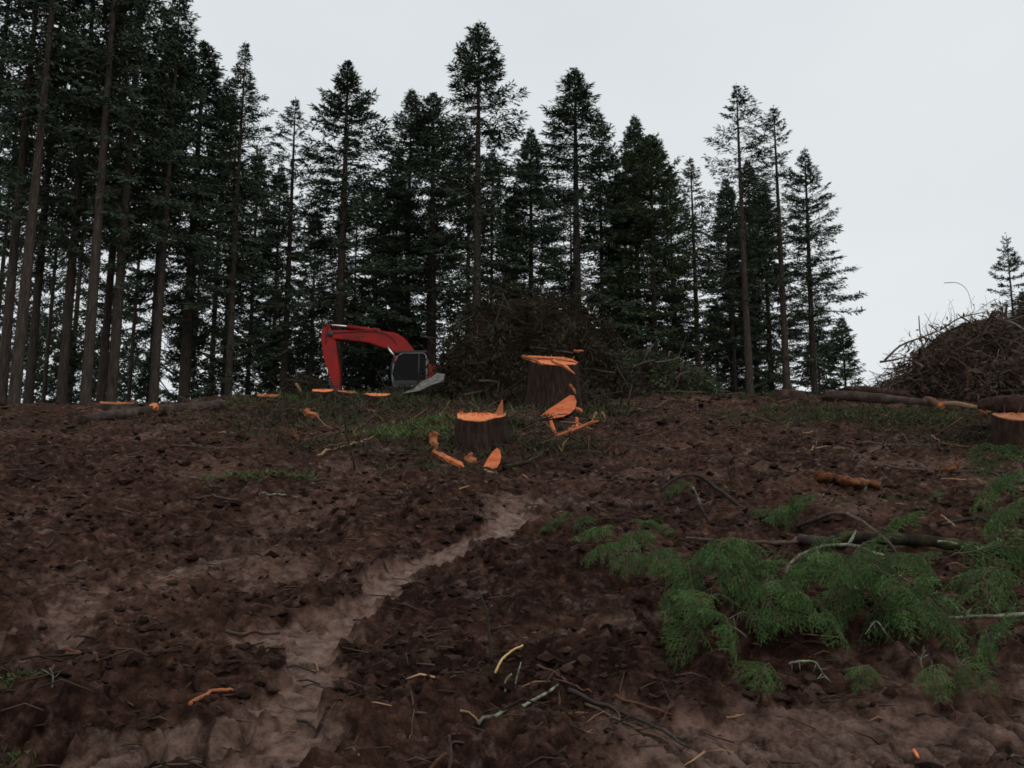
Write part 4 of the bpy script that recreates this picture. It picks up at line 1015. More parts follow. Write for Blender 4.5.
STICKS = [
    ('curved bright yellow peeled stick arching up in the foreground mud', [(495, 673), (501, 661), (510, 652), (523, 645)], .0062, .004, 'yellow', dict(Y=[5.35, 5.37, 5.40, 5.45])),
    ('long lichen spotted stick lying diagonally in the foreground', [(478, 729), (503, 716), (535, 702), (558, 688)], .0095, .006, 'lichen', {}),
    ('short tan twig joined to the lower end of the diagonal stick', [(460, 714), (470, 720), (480, 727)], .006, .004, 'tan', {}),
    ('pale forked twig standing below the yellow stick', [(505, 692), (506, 680), (512, 674)], .006, .005, 'lichen', dict(Y=5.2)),
    ('thin pale twig leaning next to the forked one', [(514, 690), (517, 677), (521, 662)], .005, .003, 'lichen', dict(Y=5.2)),
    ('reddish strip of bark with pale tip lying right of the yellow stick', [(537, 667), (555, 676), (575, 690), (592, 696)], .008, .005, 'red_stick', {}),
    ('dark wet branch lying parallel to the reddish strip', [(568, 697), (600, 709), (650, 728), (690, 752)], .011, .006, 'dark_stick', {}),
    ('reddish thin branch above the dark wet branch', [(612, 703), (640, 709), (672, 719)], .008, .006, 'red_stick', {}),
    ('second dark branch lying under the dark wet branch', [(585, 706), (628, 726), (668, 745)], .008, .005, 'stick', {}),
    ('thin dark root standing up at the bottom edge', [(449, 770), (451, 752), (449, 735)], .008, .005, 'stick', dict(Y=4.35)),
    ('reddish stick poking up at the bottom edge', [(430, 770), (437, 761), (447, 753)], .009, .007, 'red_stick', dict(Y=4.3)),
    ('orange broken stick lying on the mud at lower left', [(190, 706), (208, 698), (220, 695), (233, 694)], .010, .007, 'old_cut', {}),
    ('brown stub of wood on the mud at far left', [(64, 653), (78, 659), (97, 665)], .012, .009, 'red_stick', {}),
    ('thin dark twig standing bent in the middle of the slope', [(479, 592), (487, 612), (489, 630), (492, 664)], .007, .008, 'dark_stick', dict(Y=[6.4, 6.3, 6.2, 6.0])),
    ('fine reddish wisp hanging down the mud at lower middle', [(411, 692), (413, 715), (411, 735), (408, 748)], .003, .003, 'stick', {}),
    ('dark bare stick standing upright in the mud right of middle', [(665, 506), (664, 480), (664, 446)], .016, .008, 'dark_stick', dict(Y=10.6)),
    ('dark mossy branch arching from the upright stick', [(660, 492), (675, 479), (695, 475), (712, 485), (735, 502), (746, 512)], .013, .022, 'dark_stick', dict(Y=[10.4, 10.3, 10.2, 10.2, 10.1, 10.0])),
    ('short dark stub below the arching branch', [(697, 503), (703, 512), (710, 524)], .02, .014, 'dark_stick', dict(Y=9.9)),
    ('lichen twig hanging beside the arching branch', [(693, 487), (699, 500), (701, 505)], .010, .014, 'lichen', dict(Y=10.0)),
    ('thin pale stem standing right of the arching branch', [(727, 458), (729, 474), (734, 490)], .008, .006, 'moss', dict(Y=11.0)),
    ('dark straight branch lying left of the boughs', [(686, 540), (720, 545), (760, 546), (800, 547)], .014, .017, 'stick', {}),
    ('long brown branch curving over the heap of boughs', [(798, 531), (830, 536), (860, 546), (885, 556), (905, 565)], .017, .011, 'stick', dict(lift=[.02, .16, .18, .10, .02])),
    ('pale lichen covered branch arching over bare mud at right', [(783, 580), (792, 562), (808, 551), (835, 545), (862, 549), (884, 556)], .010, .013, 'lichen', dict(Y=[7.8, 7.75, 7.7, 7.7, 7.7, 7.7], twigs=[(0.45, .14, -1.9), (0.2, .07, -2.2), (0.5, .25, -1.5), (0.7, .1, 1.2)])),
    ('pale broken branch end at the right edge beside green boughs', [(928, 634), (960, 633), (995, 631), (1030, 628)], .010, .013, 'lichen', dict(lift=.07, twigs=[(0.4, .08, 0.8)])),
    ('short pale lichen stick on the boughs at right', [(940, 571), (950, 573), (960, 574)], .009, .008, 'lichen', dict(lift=.18)),
    ('long thin brown branch lying across the upper right mud', [(862, 444), (890, 446), (930, 446), (985, 441)], .022, .012, 'stick', {}),
    ('short forked stick left of the long thin branch', [(853, 462), (866, 455), (886, 446)], .014, .010, 'stick', {}),
    ('tan twig crossing the long thin branch', [(931, 436), (940, 442), (946, 445)], .014, .010, 'tan', {}),
    ('yellow peeled stick on the mud at upper right', [(810, 451), (822, 449), (845, 450)], .013, .011, 'tan', {}),
    ('dark branch with pale end on the right mud', [(874, 471), (885, 468), (905, 470), (925, 472)], .017, .012, 'stick', {}),
    ('dark curved branch lying near the right border', [(950, 474), (980, 473), (1000, 478), (1018, 485)], .017, .012, 'dark_stick', {}),
    ('pale thin stick under the dark curved branch', [(942, 480), (952, 480), (966, 481)], .012, .010, 'tan', {}),
    ('short tan chip stick at the right border', [(1006, 457), (1014, 457), (1022, 458)], .016, .012, 'tan', {}),
    ('dark bent branch lying above the mossy log', [(942, 527), (965, 522), (985, 523), (1010, 524)], .018, .012, 'dark_stick', {}),
    ('small orange twig leaning on the mossy log', [(943, 537), (950, 543), (957, 549)], .008, .006, 'tan', dict(lift=.16)),
    ('tan stick lying on the left bank below the excavator', [(318, 457), (335, 450), (352, 446), (374, 438)], .022, .014, 'tan', {}),
    ('brown twig lying across the tan stick', [(322, 448), (345, 446), (370, 443)], .016, .010, 'stick', {}),
    ('dark twig leaning behind the tan stick', [(360, 442), (364, 434), (368, 428)], .016, .010, 'stick', dict(Y=18.5)),
    ('thin grey twig lying across the left slope', [(172, 446), (200, 447), (230, 449), (262, 450)], .014, .008, 'stick', {}),
    ('long mossy branch lying on the grassy bank', [(352, 420), (380, 414), (410, 409), (450, 412)], .035, .025, 'moss', {}),
    ('thin pale branch lying on the far right mud ridge', [(655, 388), (690, 389), (720, 389), (745, 390)], .035, .025, 'stick', {}),
    ('mossy root curving down beside the torn stump', [(566, 361), (574, 363), (579, 372), (582, 384), (584, 398)], .05, .07, 'moss', dict(Y=[23.2, 23.0, 22.8, 22.6, 22.4])),
    ('dark root right of the mossy root', [(571, 380), (576, 392), (582, 404)], .05, .03, 'dark_stick', dict(Y=22.2)),
    ('mossy branch lying below the small wedge', [(505, 470), (525, 464), (545, 454), (552, 446)], .026, .016, 'moss', {}),
    ('dark broken stem standing in front of the torn stump', [(541, 410), (542, 396), (540, 380)], .03, .02, 'dark_stick', dict(Y=1)),
    ('short mossy stem leaning before the torn stump', [(560, 404), (557, 394), (556, 386)], .03, .02, 'moss', dict(Y=1)),
    ('thin upright stem beside the torn stump', [(533, 396), (534, 388), (533, 380)], .03, .02, 'tan', dict(Y=21.5)),
    ('grey twig lying on the left slope near the green patch', [(196, 500), (215, 498), (240, 502)], .012, .007, 'stick', {}),
    ('pale twig bits lying under the green patch at left', [(262, 494), (272, 496), (286, 497)], .010, .008, 'lichen', {}),
    ('brown stick half sunk in mud at left', [(225, 633), (245, 636), (280, 634)], .010, .008, 'stick', {}),
    ('small pale forked sprig at lower left', [(52, 688), (53, 676), (50, 668)], .004, .003, 'lichen', dict(Y=5.2, twigs=[(0.4, .05, -0.9), (0.5, .06, 0.9), (0.7, .04, -0.7)])),
    ('dark twig lying across the wet wheel path', [(297, 722), (315, 733), (328, 742)], .006, .004, 'dark_stick', {}),
    ('small tan chip on the wet wheel path', [(313, 666), (316, 669), (318, 672)], .006, .004, 'tan', {}),
    ('fine thread of root curling at lower right', [(940, 708), (950, 712), (957, 718), (956, 724)], .004, .003, 'red_stick', {}),
    ('small orange chip on the tread prints at lower right', [(914, 754), (917, 758), (919, 762)], .008, .006, 'cut', {}),
    ('short tan stick on the mud below the green boughs', [(727, 720), (736, 718), (744, 716)], .006, .004, 'tan', {}),
    ('dark leaning sapling stick on the left bank', [(368, 452), (360, 430), (352, 405)], .016, .010, 'dark_stick', dict(Y=18.0)),
    ('thin bare stick standing on the left bank', [(355, 470), (346, 430), (343, 392)], .014, .008, 'moss', dict(Y=17.0)),
]
for lab, pxs, r0, r1, mat, kw in STICKS:
    stick(lab, pxs, r0, r1, mat, **kw)
stick('rotten orange brown log lying on the right slope', [(818, 481), (835, 484), (852, 488), (868, 489), (880, 491)], .058, .036, 'rot', name='fallen_log', cat='log', sides=12, n=24, bump=0.4)
stick('white peeled stub sticking up from the rotten orange log', [(864, 490), (866, 485), (868, 480)], .018, .012, 'pale', Y=10.9)
stick('long dark mossy log lying across the right side behind the boughs', [(838, 551), (880, 551), (920, 553), (970, 561), (1040, 573)], .046, .038, 'moss', name='fallen_log', cat='log', sides=12, lift=.05, n=20)
stick('dark thin log lying left of the mossy log', [(800, 545), (825, 548), (845, 551)], .04, .045, 'dark_stick', name='fallen_log', cat='log', sides=10)

# ------------------------------------------------------------------ cut boughs
def bough_mesh(seed, L=1.0, dens=1.0):
    rng = np.random.default_rng(seed)
    wood, ndl = MB(), MB()
    A, U, LN, T = [], [], [], []
    def needles(p, t_base):
        seg = np.diff(p, axis=0); ln = np.linalg.norm(seg, axis=1)
        for s, q, l in zip(seg, p[:-1], ln):
            m_ = max(2, int(l / 0.0050 * dens))
            tt = rng.uniform(0, 1, m_)
            d = s / (l + 1e-9)
            side = np.cross(d, [0, 0, 1.0]); side /= np.linalg.norm(side) + 1e-9
            u = np.outer(rng.choice([-1, 1], m_) * rng.uniform(0.3, 0.9, m_), side) + d * 0.95 + rng.normal(0, 0.25, (m_, 3))
            u /= np.linalg.norm(u, axis=1, keepdims=True)
            A.append(q + np.outer(tt, s)); U.append(u); LN.append(rng.uniform(0.018, 0.036, m_)); T.append(np.clip(t_base + rng.normal(0, 0.1, m_), 0, 1))
    n = 12; s = np.linspace(0, 1, n)
    curl = rng.normal(0, 0.18)
    stem = np.column_stack([L * s * (1 - 0.12 * s), L * curl * s ** 2, L * (0.22 * s - 0.48 * s ** 2)])
    stem[1:] += rng.normal(0, 0.008 * L, (n - 1, 3))
    v, f = tube(stem, np.linspace(0.009, 0.003, n) * (0.5 + L * 0.5), 5, 0.1, seed); wood.add(v, f)
    nb = int(26 * (0.6 + 0.4 * L))
    for i in range(nb):
        sb = 0.08 + 0.92 * (i + rng.uniform(0, .8)) / nb
        p0 = np.array([np.interp(sb, s, stem[:, k]) for k in range(3)])
        d0 = np.array([np.interp(min(1, sb + .08), s, stem[:, k]) - np.interp(max(0, sb - .08), s, stem[:, k]) for k in range(3)]); d0 /= np.linalg.norm(d0)
        sd = 1 if i % 2 else -1
        side = np.cross(d0, [0, 0, 1.0]); side /= np.linalg.norm(side)
        lb = (0.44 * L * (1.05 - sb) ** 0.75 + 0.07) * rng.uniform(0.6, 1.15)
        a = math.radians(rng.uniform(38, 66))
        d = d0 * math.cos(a) + side * sd * math.sin(a) + np.array([0, 0, rng.normal(0.0, 0.2)])
        m_ = 7; q = [p0]
        for k in range(m_ - 1):
            d = d + np.array([0, 0, -0.16]) + rng.normal(0, 0.09, 3); d /= np.linalg.norm(d)
            q.append(q[-1] + d * lb / (m_ - 1))
        q = np.array(q)
        v, f = tube(q, np.linspace(0.0035, 0.0012, m_), 3, cap=False); wood.add(v, f)
        tip = rng.choice([rng.uniform(0.1, 0.45), rng.uniform(0.3, 0.75)])
        needles(q, tip)
        nw = max(3, int(lb / 0.036))
        for k in range(nw):
            t = (k + 0.6) / nw
            p = np.array([np.interp(t, np.linspace(0, 1, m_), q[:, c_]) for c_ in range(3)])
            j = min(m_ - 2, int(t * (m_ - 1))); dd = q[j + 1] - q[j]; dd /= np.linalg.norm(dd)
            sv = np.cross(dd, [0, 0, 1.0]); sv /= np.linalg.norm(sv) + 1e-9
            w = dd * 0.7 + sv * (1 if k % 2 else -1) * 0.75 + np.array([0, 0, rng.normal(-0.22, 0.18)]); w /= np.linalg.norm(w)
            wl = (0.045 + 0.34 * lb * (1 - t) ** 0.8) * rng.uniform(0.6, 1.1)
            tq = np.array([p, p + w * wl * 0.5, p + w * wl + np.array([0, 0, -0.22 * wl])])
            needles(tq, tip + 0.10 * rng.uniform(-1, 1))
    A = np.concatenate(A); U = np.concatenate(U); LN = np.concatenate(LN); T = np.concatenate(T)
    r = rng.normal(size=A.shape); sv = np.cross(U, r); sv /= np.linalg.norm(sv, axis=1, keepdims=True)
    w = 0.0024
    V = np.stack([A - sv * w, A + sv * w, A + U * LN[:, None]], 1).reshape(-1, 3)
    ndl.add(V, np.arange(len(V)).reshape(-1, 3), np.repeat(T, 3))
    return wood.mesh('bough_stem', M['stick']), ndl.mesh('bough_needles', M['bough'], smooth=False)

BOUGH = [bough_mesh(201 + i, 1.0, 1.25) for i in range(6)]
def bough(px, py, ang, size, lift, k, label, group, pitch=0.0, roll=0.0):
    g = ground_hit(px, py)
    r = empty('fir_bough', (g[0], g[1], tz(g[0], g[1]) + lift), 0, label, 'fir bough', group)
    r.rotation_euler = (roll, pitch, math.radians(ang))
    size *= 0.72
    r.scale = (size,) * 3
    w, nd = BOUGH[k % len(BOUGH)]
    link(D.objects.new('stem', w), r)
    link(D.objects.new('needles', nd), r)
    return r
HEAP = 'cut boughs heaped at the right'
SH = 'green fir bough tangled in the heap of cut boughs at right'
rq = random.Random(5)
named = {
    0: 'green bough at the left tip of the heap, hanging towards the bare mud',
    3: 'bough drooping lowest at the front of the heap',
    20: 'bright green bough lying alone at the lower right border',
    21: 'bough with its tips pointing down at the lower right mud',
}
spots = [(700, 612, 200, 0.62, .22), (735, 600, 230, 0.75, .26), (690, 650, 240, 0.55, .16), (770, 625, 250, 0.8, .25), (800, 615, 215, 0.85, .28), (840, 618, 240, 0.9, .28),
         (870, 620, 260, 0.85, .25), (900, 610, 200, 0.95, .26), (935, 620, 215, 0.9, .22), (960, 625, 190, 0.9, .16), (720, 635, 190, 0.6, .2), (760, 600, 180, 0.7, .25),
         (815, 640, 280, 0.7, .22), (855, 600, 170, 0.85, .22), (920, 590, 260, 0.8, .2), 
         (950, 590, 330, 0.85, .2), (985, 585, 350, 0.9, .2), (880, 640, 320, 0.6, .15), (1000, 600, 200, 0.8, .16), (745, 650, 300, 0.55, .15),
         (1010, 665, 210, 0.62, .16), (960, 690, 280, 0.42, .12), (790, 612, 200, 0.6, .3), (700, 640, 265, 0.6, .2), (720, 655, 255, 0.55, .18), (690, 620, 230, 0.55, .3), (735, 622, 270, 0.6, .3), (750, 610, 250, 0.7, .34), (715, 600, 215, 0.55, .32), (830, 632, 255, 0.7, .34), (870, 632, 275, 0.65, .34), (905, 632, 255, 0.7, .3), (940, 640, 240, 0.7, .25), (800, 634, 235, 0.7, .3), (765, 640, 290, 0.6, .3), (845, 612, 200, 0.6, .4), (885, 606, 210, 0.7, .4)]
for i, (px, py, ang, sz, lf) in enumerate(spots):
    bough(px, py, ang + rq.uniform(-25, 25), sz * rq.uniform(0.8, 1.15), lf, i, named.get(i, SH), HEAP, rq.uniform(-0.2, 0.55), rq.uniform(-0.9, 0.9))
SM = 'small cut boughs scattered on the right slope'
for i, (px, py, ang, sz, lf, lab) in enumerate([
    (575, 525, 200, 0.55, .06, 'small bough on the mud at the end of the wet wheel path'),
    (602, 560, 260, 0.6, .07, 'thin hanging bough right below the end of the wheel path'),
    (618, 545, 210, 0.6, .1, 'loose bough on the mud between the wheel path and the upright bough'),
    (628, 572, 250, 0.55, .1, 'drooping sprig at the lower edge of the scattered boughs'),
    (590, 535, 230, 0.5, .08, 'wispy bough close to the end of the wheel path'),
    (645, 548, 230, 0.7, .12, 'upright green bough on the mud left of the heap'),
    (648, 530, 80, 0.5, .04, 'small light green sprig pointing up left of the heap'),
    (660, 575, 250, 0.65, .12, 'bough linking the scattered sprigs to the heap'),
    (680, 540, 120, 0.55, .05, 'bough below the dark arching branch'),
    (692, 492, 200, 0.6, .08, 'green tuft of bough inside the dark arching branch'),
    (690, 588, 210, 0.6, .16, 'pale green bough at the upper left corner of the heap'),
    (820, 515, 190, 0.9, .12, 'bough on the mud above the mossy log, farthest left'),
    (800, 528, 200, 0.7, .10, 'low bough left of the brown curving branch'),
    (930, 530, 180, 0.9, .12, 'bough above the right half of the mossy log'),
    (945, 500, 200, 0.6, .06, 'small dull bough on the upper right mud'),
    (780, 520, 160, 0.55, .08, 'little bough beside the dark straight branch'),
    (1030, 505, 190, 1.15, .4, 'large bough hanging into view at the right border'),
    (1040, 520, 170, 1.0, .45, 'second large bough rising above the first at the right border'),
    (1025, 548, 220, 0.9, .3, 'dark bough at the right border above the mossy log'),
    (770, 690, 240, 0.45, .1, 'dull mossy bough lying below the heap'),
    (930, 685, 260, 0.4, .08, 'small bough on the mud near the lower right border'),
    (870, 680, 230, 0.35, .05, 'tiny bough between the heap and the lower right mud'),
    (12, 688, 20, 0.3, .02, 'tiny green sprig at the left border'),
]):
    bough(px, py, ang, sz, lf, i + 2, lab, SM, rq.uniform(-0.3, 0.3), rq.uniform(-0.8, 0.8))
for lab, pxs, r0, r1, Y, tw in [
    ('pale lichen twig curling over the mud below the heap', [(789, 664), (800, 661), (815, 662), (822, 672), (832, 684)], .006, .004, 5.75, [(0.3, .06, -1.6), (0.55, .05, -1.2), (0.8, .06, -1.4), (0.1, .05, -1.8), (0.7, .05, 1.0), (0.9, .05, -2.0)]),
    ('lichen sprig standing in the mud right of the heap', [(922, 668), (921, 659), (925, 650)], .005, .004, 5.7, [(0.5, .05, 0.8), (0.6, .05, -0.8), (0.8, .04, 0.5)]),
    ('pale forked twig on the mud at lower right', [(955, 672), (960, 665), (966, 658)], .004, .003, 5.7, [(0.5, .05, 0.8), (0.6, .05, -0.8)]),
    ('light green mossy twig at the left tip of the heap', [(668, 607), (675, 598), (684, 590), (690, 580)], .009, .006, 6.7, [(0.3, .07, 0.9), (0.5, .08, -0.9), (0.7, .06, 0.8), (0.2, .06, -1.0)]),
]:
    stick(lab, pxs, r0, r1, 'lichen', Y=Y, name='twig', cat='twig', twigs=tw, group='lichen twigs by the heap')

rl = random.Random(12)
for k in range(12):
    px, py = rl.uniform(670, 960), rl.uniform(585, 640)
    a = rl.uniform(2.4, 3.9); L_ = rl.uniform(22, 50)
    p2 = (px + math.cos(a) * L_ * 0.5, py - rl.uniform(6, 16)); p3 = (px + math.cos(a) * L_, py - rl.uniform(-6, 14))
    g = ground_hit(px, py)
    stick('pale lichen covered twig tangled among the heaped green boughs', [(px, py), p2, p3], .006, .003, 'lichen', Y=1.0, back=-rl.uniform(0.05, 0.3), name='twig', cat='twig',
          twigs=[(rl.uniform(.2, .5), .07, rl.uniform(-1.2, -.6)), (rl.uniform(.4, .8), .06, rl.uniform(.6, 1.2))], group='lichen twigs in the heap of boughs')

# ------------------------------------------------------------------ excavator
YE = 46.0
def make_excavator():
    x0 = at(418, 392, YE)[0]
    z0 = float(macro(np.array([x0]), np.array([YE]))[0])
    root = empty('excavator', (x0, YE, z0), 0, 'red tracked excavator with raised boom behind the far stumps', 'excavator')
    O = np.array([x0, YE, z0])
    L = lambda px, py: at(px, py, YE) - O          # boom plane in local metres
    def prism(pts, y0, y1, mat, name, parent, bev=0.03):
        import bmesh
        bm = bmesh.new()
        vs = [bm.verts.new((p[0], y0, p[2])) for p in pts]
        f = bm.faces.new(vs)
        r = bmesh.ops.extrude_face_region(bm, geom=[f])
        for e in r['geom']:
            if isinstance(e, bmesh.types.BMVert): e.co.y = y1
        bmesh.ops.recalc_face_normals(bm, faces=bm.faces)
        if bev: bmesh.ops.bevel(bm, geom=list(bm.edges), offset=bev, segments=2, affect='EDGES', clamp_overlap=True)
        me = D.meshes.new(name); bm.to_mesh(me); bm.free(); me.materials.append(mat)
        return link(D.objects.new(name, me), parent)
    def box(a, b_, mat, name, parent, bev=0.03):
        p = [(a[0], 0, a[2]), (b_[0], 0, a[2]), (b_[0], 0, b_[2]), (a[0], 0, b_[2])]
        return prism(p, a[1], b_[1], mat, name, parent, bev)
    def rod(pts, r, mat, name, parent, sides=12):
        mb = MB(); v, f = tube(pts, r, sides); mb.add(v, f)
        return mb.build(name, mat, parent)
    # boom: curved box girder
    top = [L(331, 331), L(352, 331.5), L(381, 331.5), L(397, 334), (L(405, 339)), L(411, 346), L(416, 353), L(424, 366), L(428, 378)]
    bot = [L(421, 381), L(413, 370), L(405, 361), L(397, 354), L(386.5, 349.7), L(369, 343.6), L(350, 341), L(333, 340)]
    boom = prism(top + bot, -0.24, 0.24, M['red_paint'], 'boom', root, 0.04)
    cu = D.curves.new('lettering', 'FONT'); cu.body = 'LINK-BELT'; cu.size = 0.30; cu.extrude = 0.004
    to = D.objects.new('t', cu); C.objects.link(to)
    bpy.context.view_layer.update()
    me = D.meshes.new_from_object(to.evaluated_get(bpy.context.evaluated_depsgraph_get()))
    D.objects.remove(to); D.curves.remove(cu)
    me.materials.clear(); me.materials.append(M['letter'])
    le = link(D.objects.new('lettering', me), boom)
    p = L(344, 339.0)
    le.location = (p[0], -0.246, p[2] - 0.02); le.rotation_euler = (PI / 2, 0.06, 0); le.scale = (0.72, 0.8, 0.8)
    # stick
    st = [L(324.5, 323), L(328, 323.5), L(332, 330), L(336.5, 342), L(338, 356), L(340, 370), L(341, 392), L(335.5, 393), L(332, 382), L(328, 370), L(324, 358), L(321.5, 338)]
    prism(st, -0.19, 0.19, M['red_paint'], 'stick', root, 0.03)
    # arm cylinder on top of the boom
    cyl = rod([L(348, 326.6), L(377, 331)], 0.105, M['red_paint'], 'arm_cylinder', root)
    rod([L(326, 324.5), L(349, 326.7)], 0.055, M['chrome'], 'piston_rod', cyl)
    prism([L(373, 328), L(380, 329), L(382, 333), L(372, 333)], -0.14, 0.14, M['red_paint'], 'cylinder_bracket', root, 0.015)
    for y in (-0.36, 0.36):   # boom cylinders
        c1 = rod([L(404, 372) + [0, y, 0], L(395.5, 358) + [0, y, 0]], 0.095, M['red_paint'], 'boom_cylinder', root)
        rod([L(396, 359) + [0, y, 0], L(388.5, 348.5) + [0, y, 0]], 0.055, M['chrome'], 'piston_rod', c1)
    bc = rod([L(326, 340) + [0, 0, 0], L(326.5, 362)], 0.08, M['red_paint'], 'bucket_cylinder', root)
    rod([L(326.5, 361), L(329, 382)], 0.045, M['chrome'], 'piston_rod', bc)
    prism([L(328, 380), L(331, 379), L(338, 392), L(335, 396)], -0.16, 0.16, M['steel'], 'bucket_link', root, 0.01)
    bk = [L(335, 391), L(343, 391), L(346, 399), L(345, 409), L(338, 417), L(325, 420), L(318, 416), L(326, 411), L(331, 402)]
    bucket = prism(bk, -0.62, 0.62, M['steel'], 'bucket', root, 0.03)
    for k in range(5):
        y = -0.55 + k * 0.275; q = L(320, 417)
        prism([q + [0.12, 0, 0.05], q + [-0.22, 0, 0.03], q + [0.1, 0, -0.08]], y - 0.05, y + 0.05, M['steel'], 'tooth', bucket, 0.008)
    # house
    xc0, xc1 = L(397.5, 370)[0], L(429, 370)[0]
    zr = L(412, 357)[2]
    yc = -1.32
    dk = 1.05
    box((xc0 - 0.15, -1.3, dk), (xc1 + 2.9, 1.3, dk + 0.22), M['steel'], 'deck', root)
    body = box((xc1 + 0.05, -1.32, dk + 0.23), (xc1 + 2.3, 1.32, dk + 1.28), M['red_paint'], 'engine_house', root, 0.06)
    for k in range(6):
        box((xc1 + 0.4 + 0.12 * k, -1.335, dk + 0.5), (xc1 + 0.47 + 0.12 * k, -1.322, dk + 1.0), M['black_paint'], 'vent', body, 0)
    prism([(xc1 + 2.32, 0, dk + 0.1), (xc1 + 2.85, 0, dk + 0.15), (xc1 + 3.0, 0, dk + 0.6), (xc1 + 2.9, 0, dk + 1.2), (xc1 + 2.32, 0, dk + 1.28)], -1.3, 1.3, M['grey_paint'], 'counterweight', root, 0.08)
    rod([(xc1 + 1.3, 0.5, dk + 1.27), (xc1 + 1.3, 0.5, dk + 1.75), (xc1 + 1.42, 0.5, dk + 1.85)], 0.06, M['black_paint'], 'exhaust_pipe', root)
    # cab: frame with rounded front, glass, roof
    ax0, ax1, az0, az1 = xc0, xc1, dk + 0.23, zr
    prof = [(ax0 - 0.02, az0), (ax0 - 0.10, az0 + 0.55), (ax0 - 0.03, az0 + 1.1), (ax0 + 0.16, az1 - 0.22), (ax0 + 0.36, az1 - 0.10), (ax1 - 0.18, az1 - 0.08), (ax1 - 0.05, az1 - 0.18), (ax1, az1 - 0.45), (ax1, az0)]
    cab = empty('cab', (0, 0, 0)); cab.parent = root
    P3 = [np.array([a, 0, b_]) for a, b_ in prof]
    rod([(ax0 - 0.12, yc - 0.05, az0 + 0.3), (ax0 - 0.16, yc - 0.12, az0 + 0.9), (ax0 - 0.02, yc - 0.12, az1 - 0.4)], 0.018, M['black_paint'], 'handrail', root, 8)
    hz = [L(400, 352) + [0, -0.2, 0.08], L(392, 338.5) + [0, -0.28, 0.0], L(378, 333.5) + [0, -0.28, 0.03], L(352, 333) + [0, -0.28, 0.0], L(334, 334) + [0, -0.27, 0.0]]
    rod(smooth_line(np.array(hz), 24), 0.022, M['black_paint'], 'hose', boom, 6)
    rod(smooth_line(np.array([L(336, 333) + [0, -0.25, 0.1], L(330, 328) + [0, -0.26, 0.15], L(327, 336) + [0, -0.24, 0], L(327, 344) + [0, -0.22, 0]]), 16), 0.022, M['black_paint'], 'hose', boom, 6)
    for q_, r_ in ((L(331.5, 335), 0.14), (L(326, 325.5), 0.09), (L(388.5, 348.5), 0.1), (L(376, 331), 0.09)):
        rod([q_ + [0, -0.27, 0], q_ + [0, 0.27, 0]], r_, M['steel'], 'pivot_pin', boom, 14)
    cen = np.mean(P3, axis=0)
    inner = [cen + (p - cen) * np.array([0.88, 1, 0.88]) for p in P3]
    prism(inner, yc + 0.03, yc + 1.0, M['interior'], 'interior', cab, 0)
    prism([cen + (p - cen) * np.array([0.90, 1, 0.90]) for p in P3], yc - 0.004, yc + 0.016, M['glass'], 'window', cab, 0)
    for y in (yc, yc + 1.02):     # side frames follow the outline
        q = np.array([[p[0], y, p[2]] for p in P3] + [[P3[0][0], y, P3[0][2]]])
        mb = MB()
        for a, b_ in zip(q[:-1], q[1:]):
            v, f = tube([a, b_], 0.04, 8); mb.add(v, f)
        mb.build('frame', M['grey_paint'], cab)
    q = L(421, 372)[0]
    rod([(q, yc - 0.01, az0), (q + 0.02, yc - 0.01, az1 - 0.1)], 0.04, M['black_paint'], 'door_pillar', cab)
    prism([(ax0 - 0.06, 0, az0 - 0.01), (ax1 + 0.02, 0, az0 - 0.01), (ax1 + 0.02, 0, az0 + 0.28), (ax0 - 0.09, 0, az0 + 0.28)], yc - 0.03, yc + 1.04, M['black_paint'], 'door_sill', cab, 0.02)
    prism([(ax0 - 0.02, 0, az1 - 0.09), (ax1 + 0.03, 0, az1 - 0.06), (ax1 + 0.02, 0, az1 + 0.05), (ax0 + 0.10, 0, az1 + 0.04)], yc - 0.04, yc + 1.06, M['black_paint'], 'roof', cab, 0.02)
    # undercarriage
    for y in (-1.5, 0.9):
        pts = []
        for a in np.linspace(PI / 2, 3 * PI / 2, 9): pts.append((-1.75 + 0.42 * math.cos(a) + 0.8, 0, 0.45 + 0.42 * math.sin(a)))
        for a in np.linspace(-PI / 2, PI / 2, 9): pts.append((1.75 + 0.42 * math.cos(a) + 0.8, 0, 0.45 + 0.42 * math.sin(a)))
        tr = prism(pts, y, y + 0.6, M['steel'], 'track', root, 0.02)
        for k in range(5):
            xx = -0.75 + k * 0.78
            rod([(xx, y - 0.03, 0.4), (xx, y + 0.63, 0.4)], 0.2, M['black_paint'], 'roller', tr)
    box((-0.1, -0.9, 0.4), (1.7, 0.9, 0.95), M['steel'], 'undercarriage', root)
    return root
make_excavator()

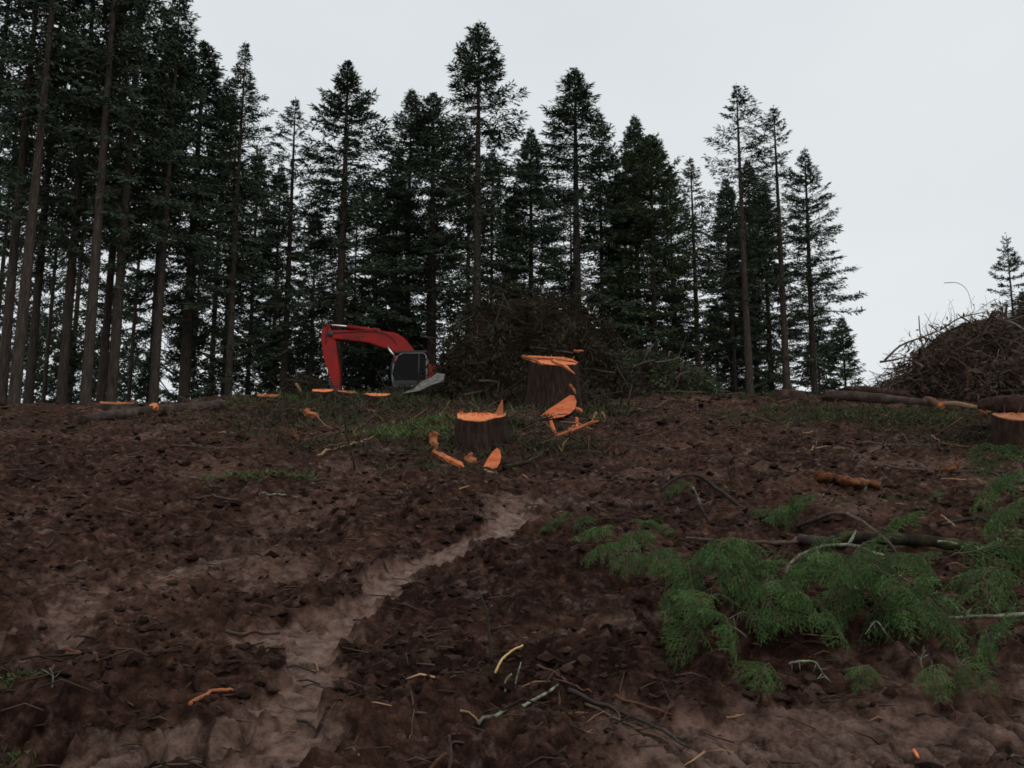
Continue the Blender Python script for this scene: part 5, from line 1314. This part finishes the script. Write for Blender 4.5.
# ------------------------------------------------------------------ sky, sun, camera
w = D.worlds.new('World'); scene.world = w
w.use_nodes = True
nt = w.node_tree
bg = nt.nodes['Background']; bg.inputs['Strength'].default_value = 0.10
sky = nt.nodes.new('ShaderNodeTexSky'); sky.sky_type = 'NISHITA'; sky.sun_disc = False
SUN_EL, SUN_AZ = math.radians(48), math.radians(130)
sky.sun_elevation = SUN_EL; sky.sun_rotation = SUN_AZ; sky.air_density = 1.0; sky.dust_density = 4.0; sky.ozone_density = 1.0
tc = nt.nodes.new('ShaderNodeTexCoord')
mp = nt.nodes.new('ShaderNodeMapping'); mp.inputs['Scale'].default_value = (1, 1, 2.2)
no = N(nt, 'ShaderNodeTexNoise', Scale=1.3, Detail=4, Roughness=0.5)
nt.links.new(tc.outputs['Generated'], mp.inputs[0]); nt.links.new(mp.outputs[0], no.inputs['Vector'])
cloud = ramp(nt, no.outputs['Fac'], [(0.3, (6.95, 7.45, 7.72)), (0.5, (7.7, 8.1, 8.3)), (0.7, (8.35, 8.65, 8.8))])
mix = N(nt, 'ShaderNodeMix'); mix.data_type = 'RGBA'; mix.inputs[0].default_value = 0.94
nt.links.new(sky.outputs[0], mix.inputs[6]); nt.links.new(cloud, mix.inputs[7])
nt.links.new(mix.outputs[2], bg.inputs['Color'])

sl = D.lights.new('sun', 'SUN'); sl.energy = 0.5; sl.angle = math.radians(50); sl.color = (1, 0.97, 0.93)
so = link(D.objects.new('sun', sl))
dv = Vector((math.sin(SUN_AZ) * math.cos(SUN_EL), math.cos(SUN_AZ) * math.cos(SUN_EL), math.sin(SUN_EL)))
so.rotation_euler = (-dv).to_track_quat('-Z', 'Y').to_euler()

cam = D.cameras.new('camera'); co = link(D.objects.new('camera', cam))
co.location = (0, 0, EYE); co.rotation_euler = (math.radians(100), 0, 0)
cam.sensor_width = 36; cam.lens = 36 * FPX / 1024; cam.clip_end = 3000; cam.clip_start = 0.05
scene.camera = co
vs = scene.view_settings
vs.view_transform = 'Standard'; vs.look = 'None'; vs.exposure = 0.0; vs.gamma = 1.0
scene.cycles.filter_width = 1.7
scene.render.resolution_x, scene.render.resolution_y = 1024, 768
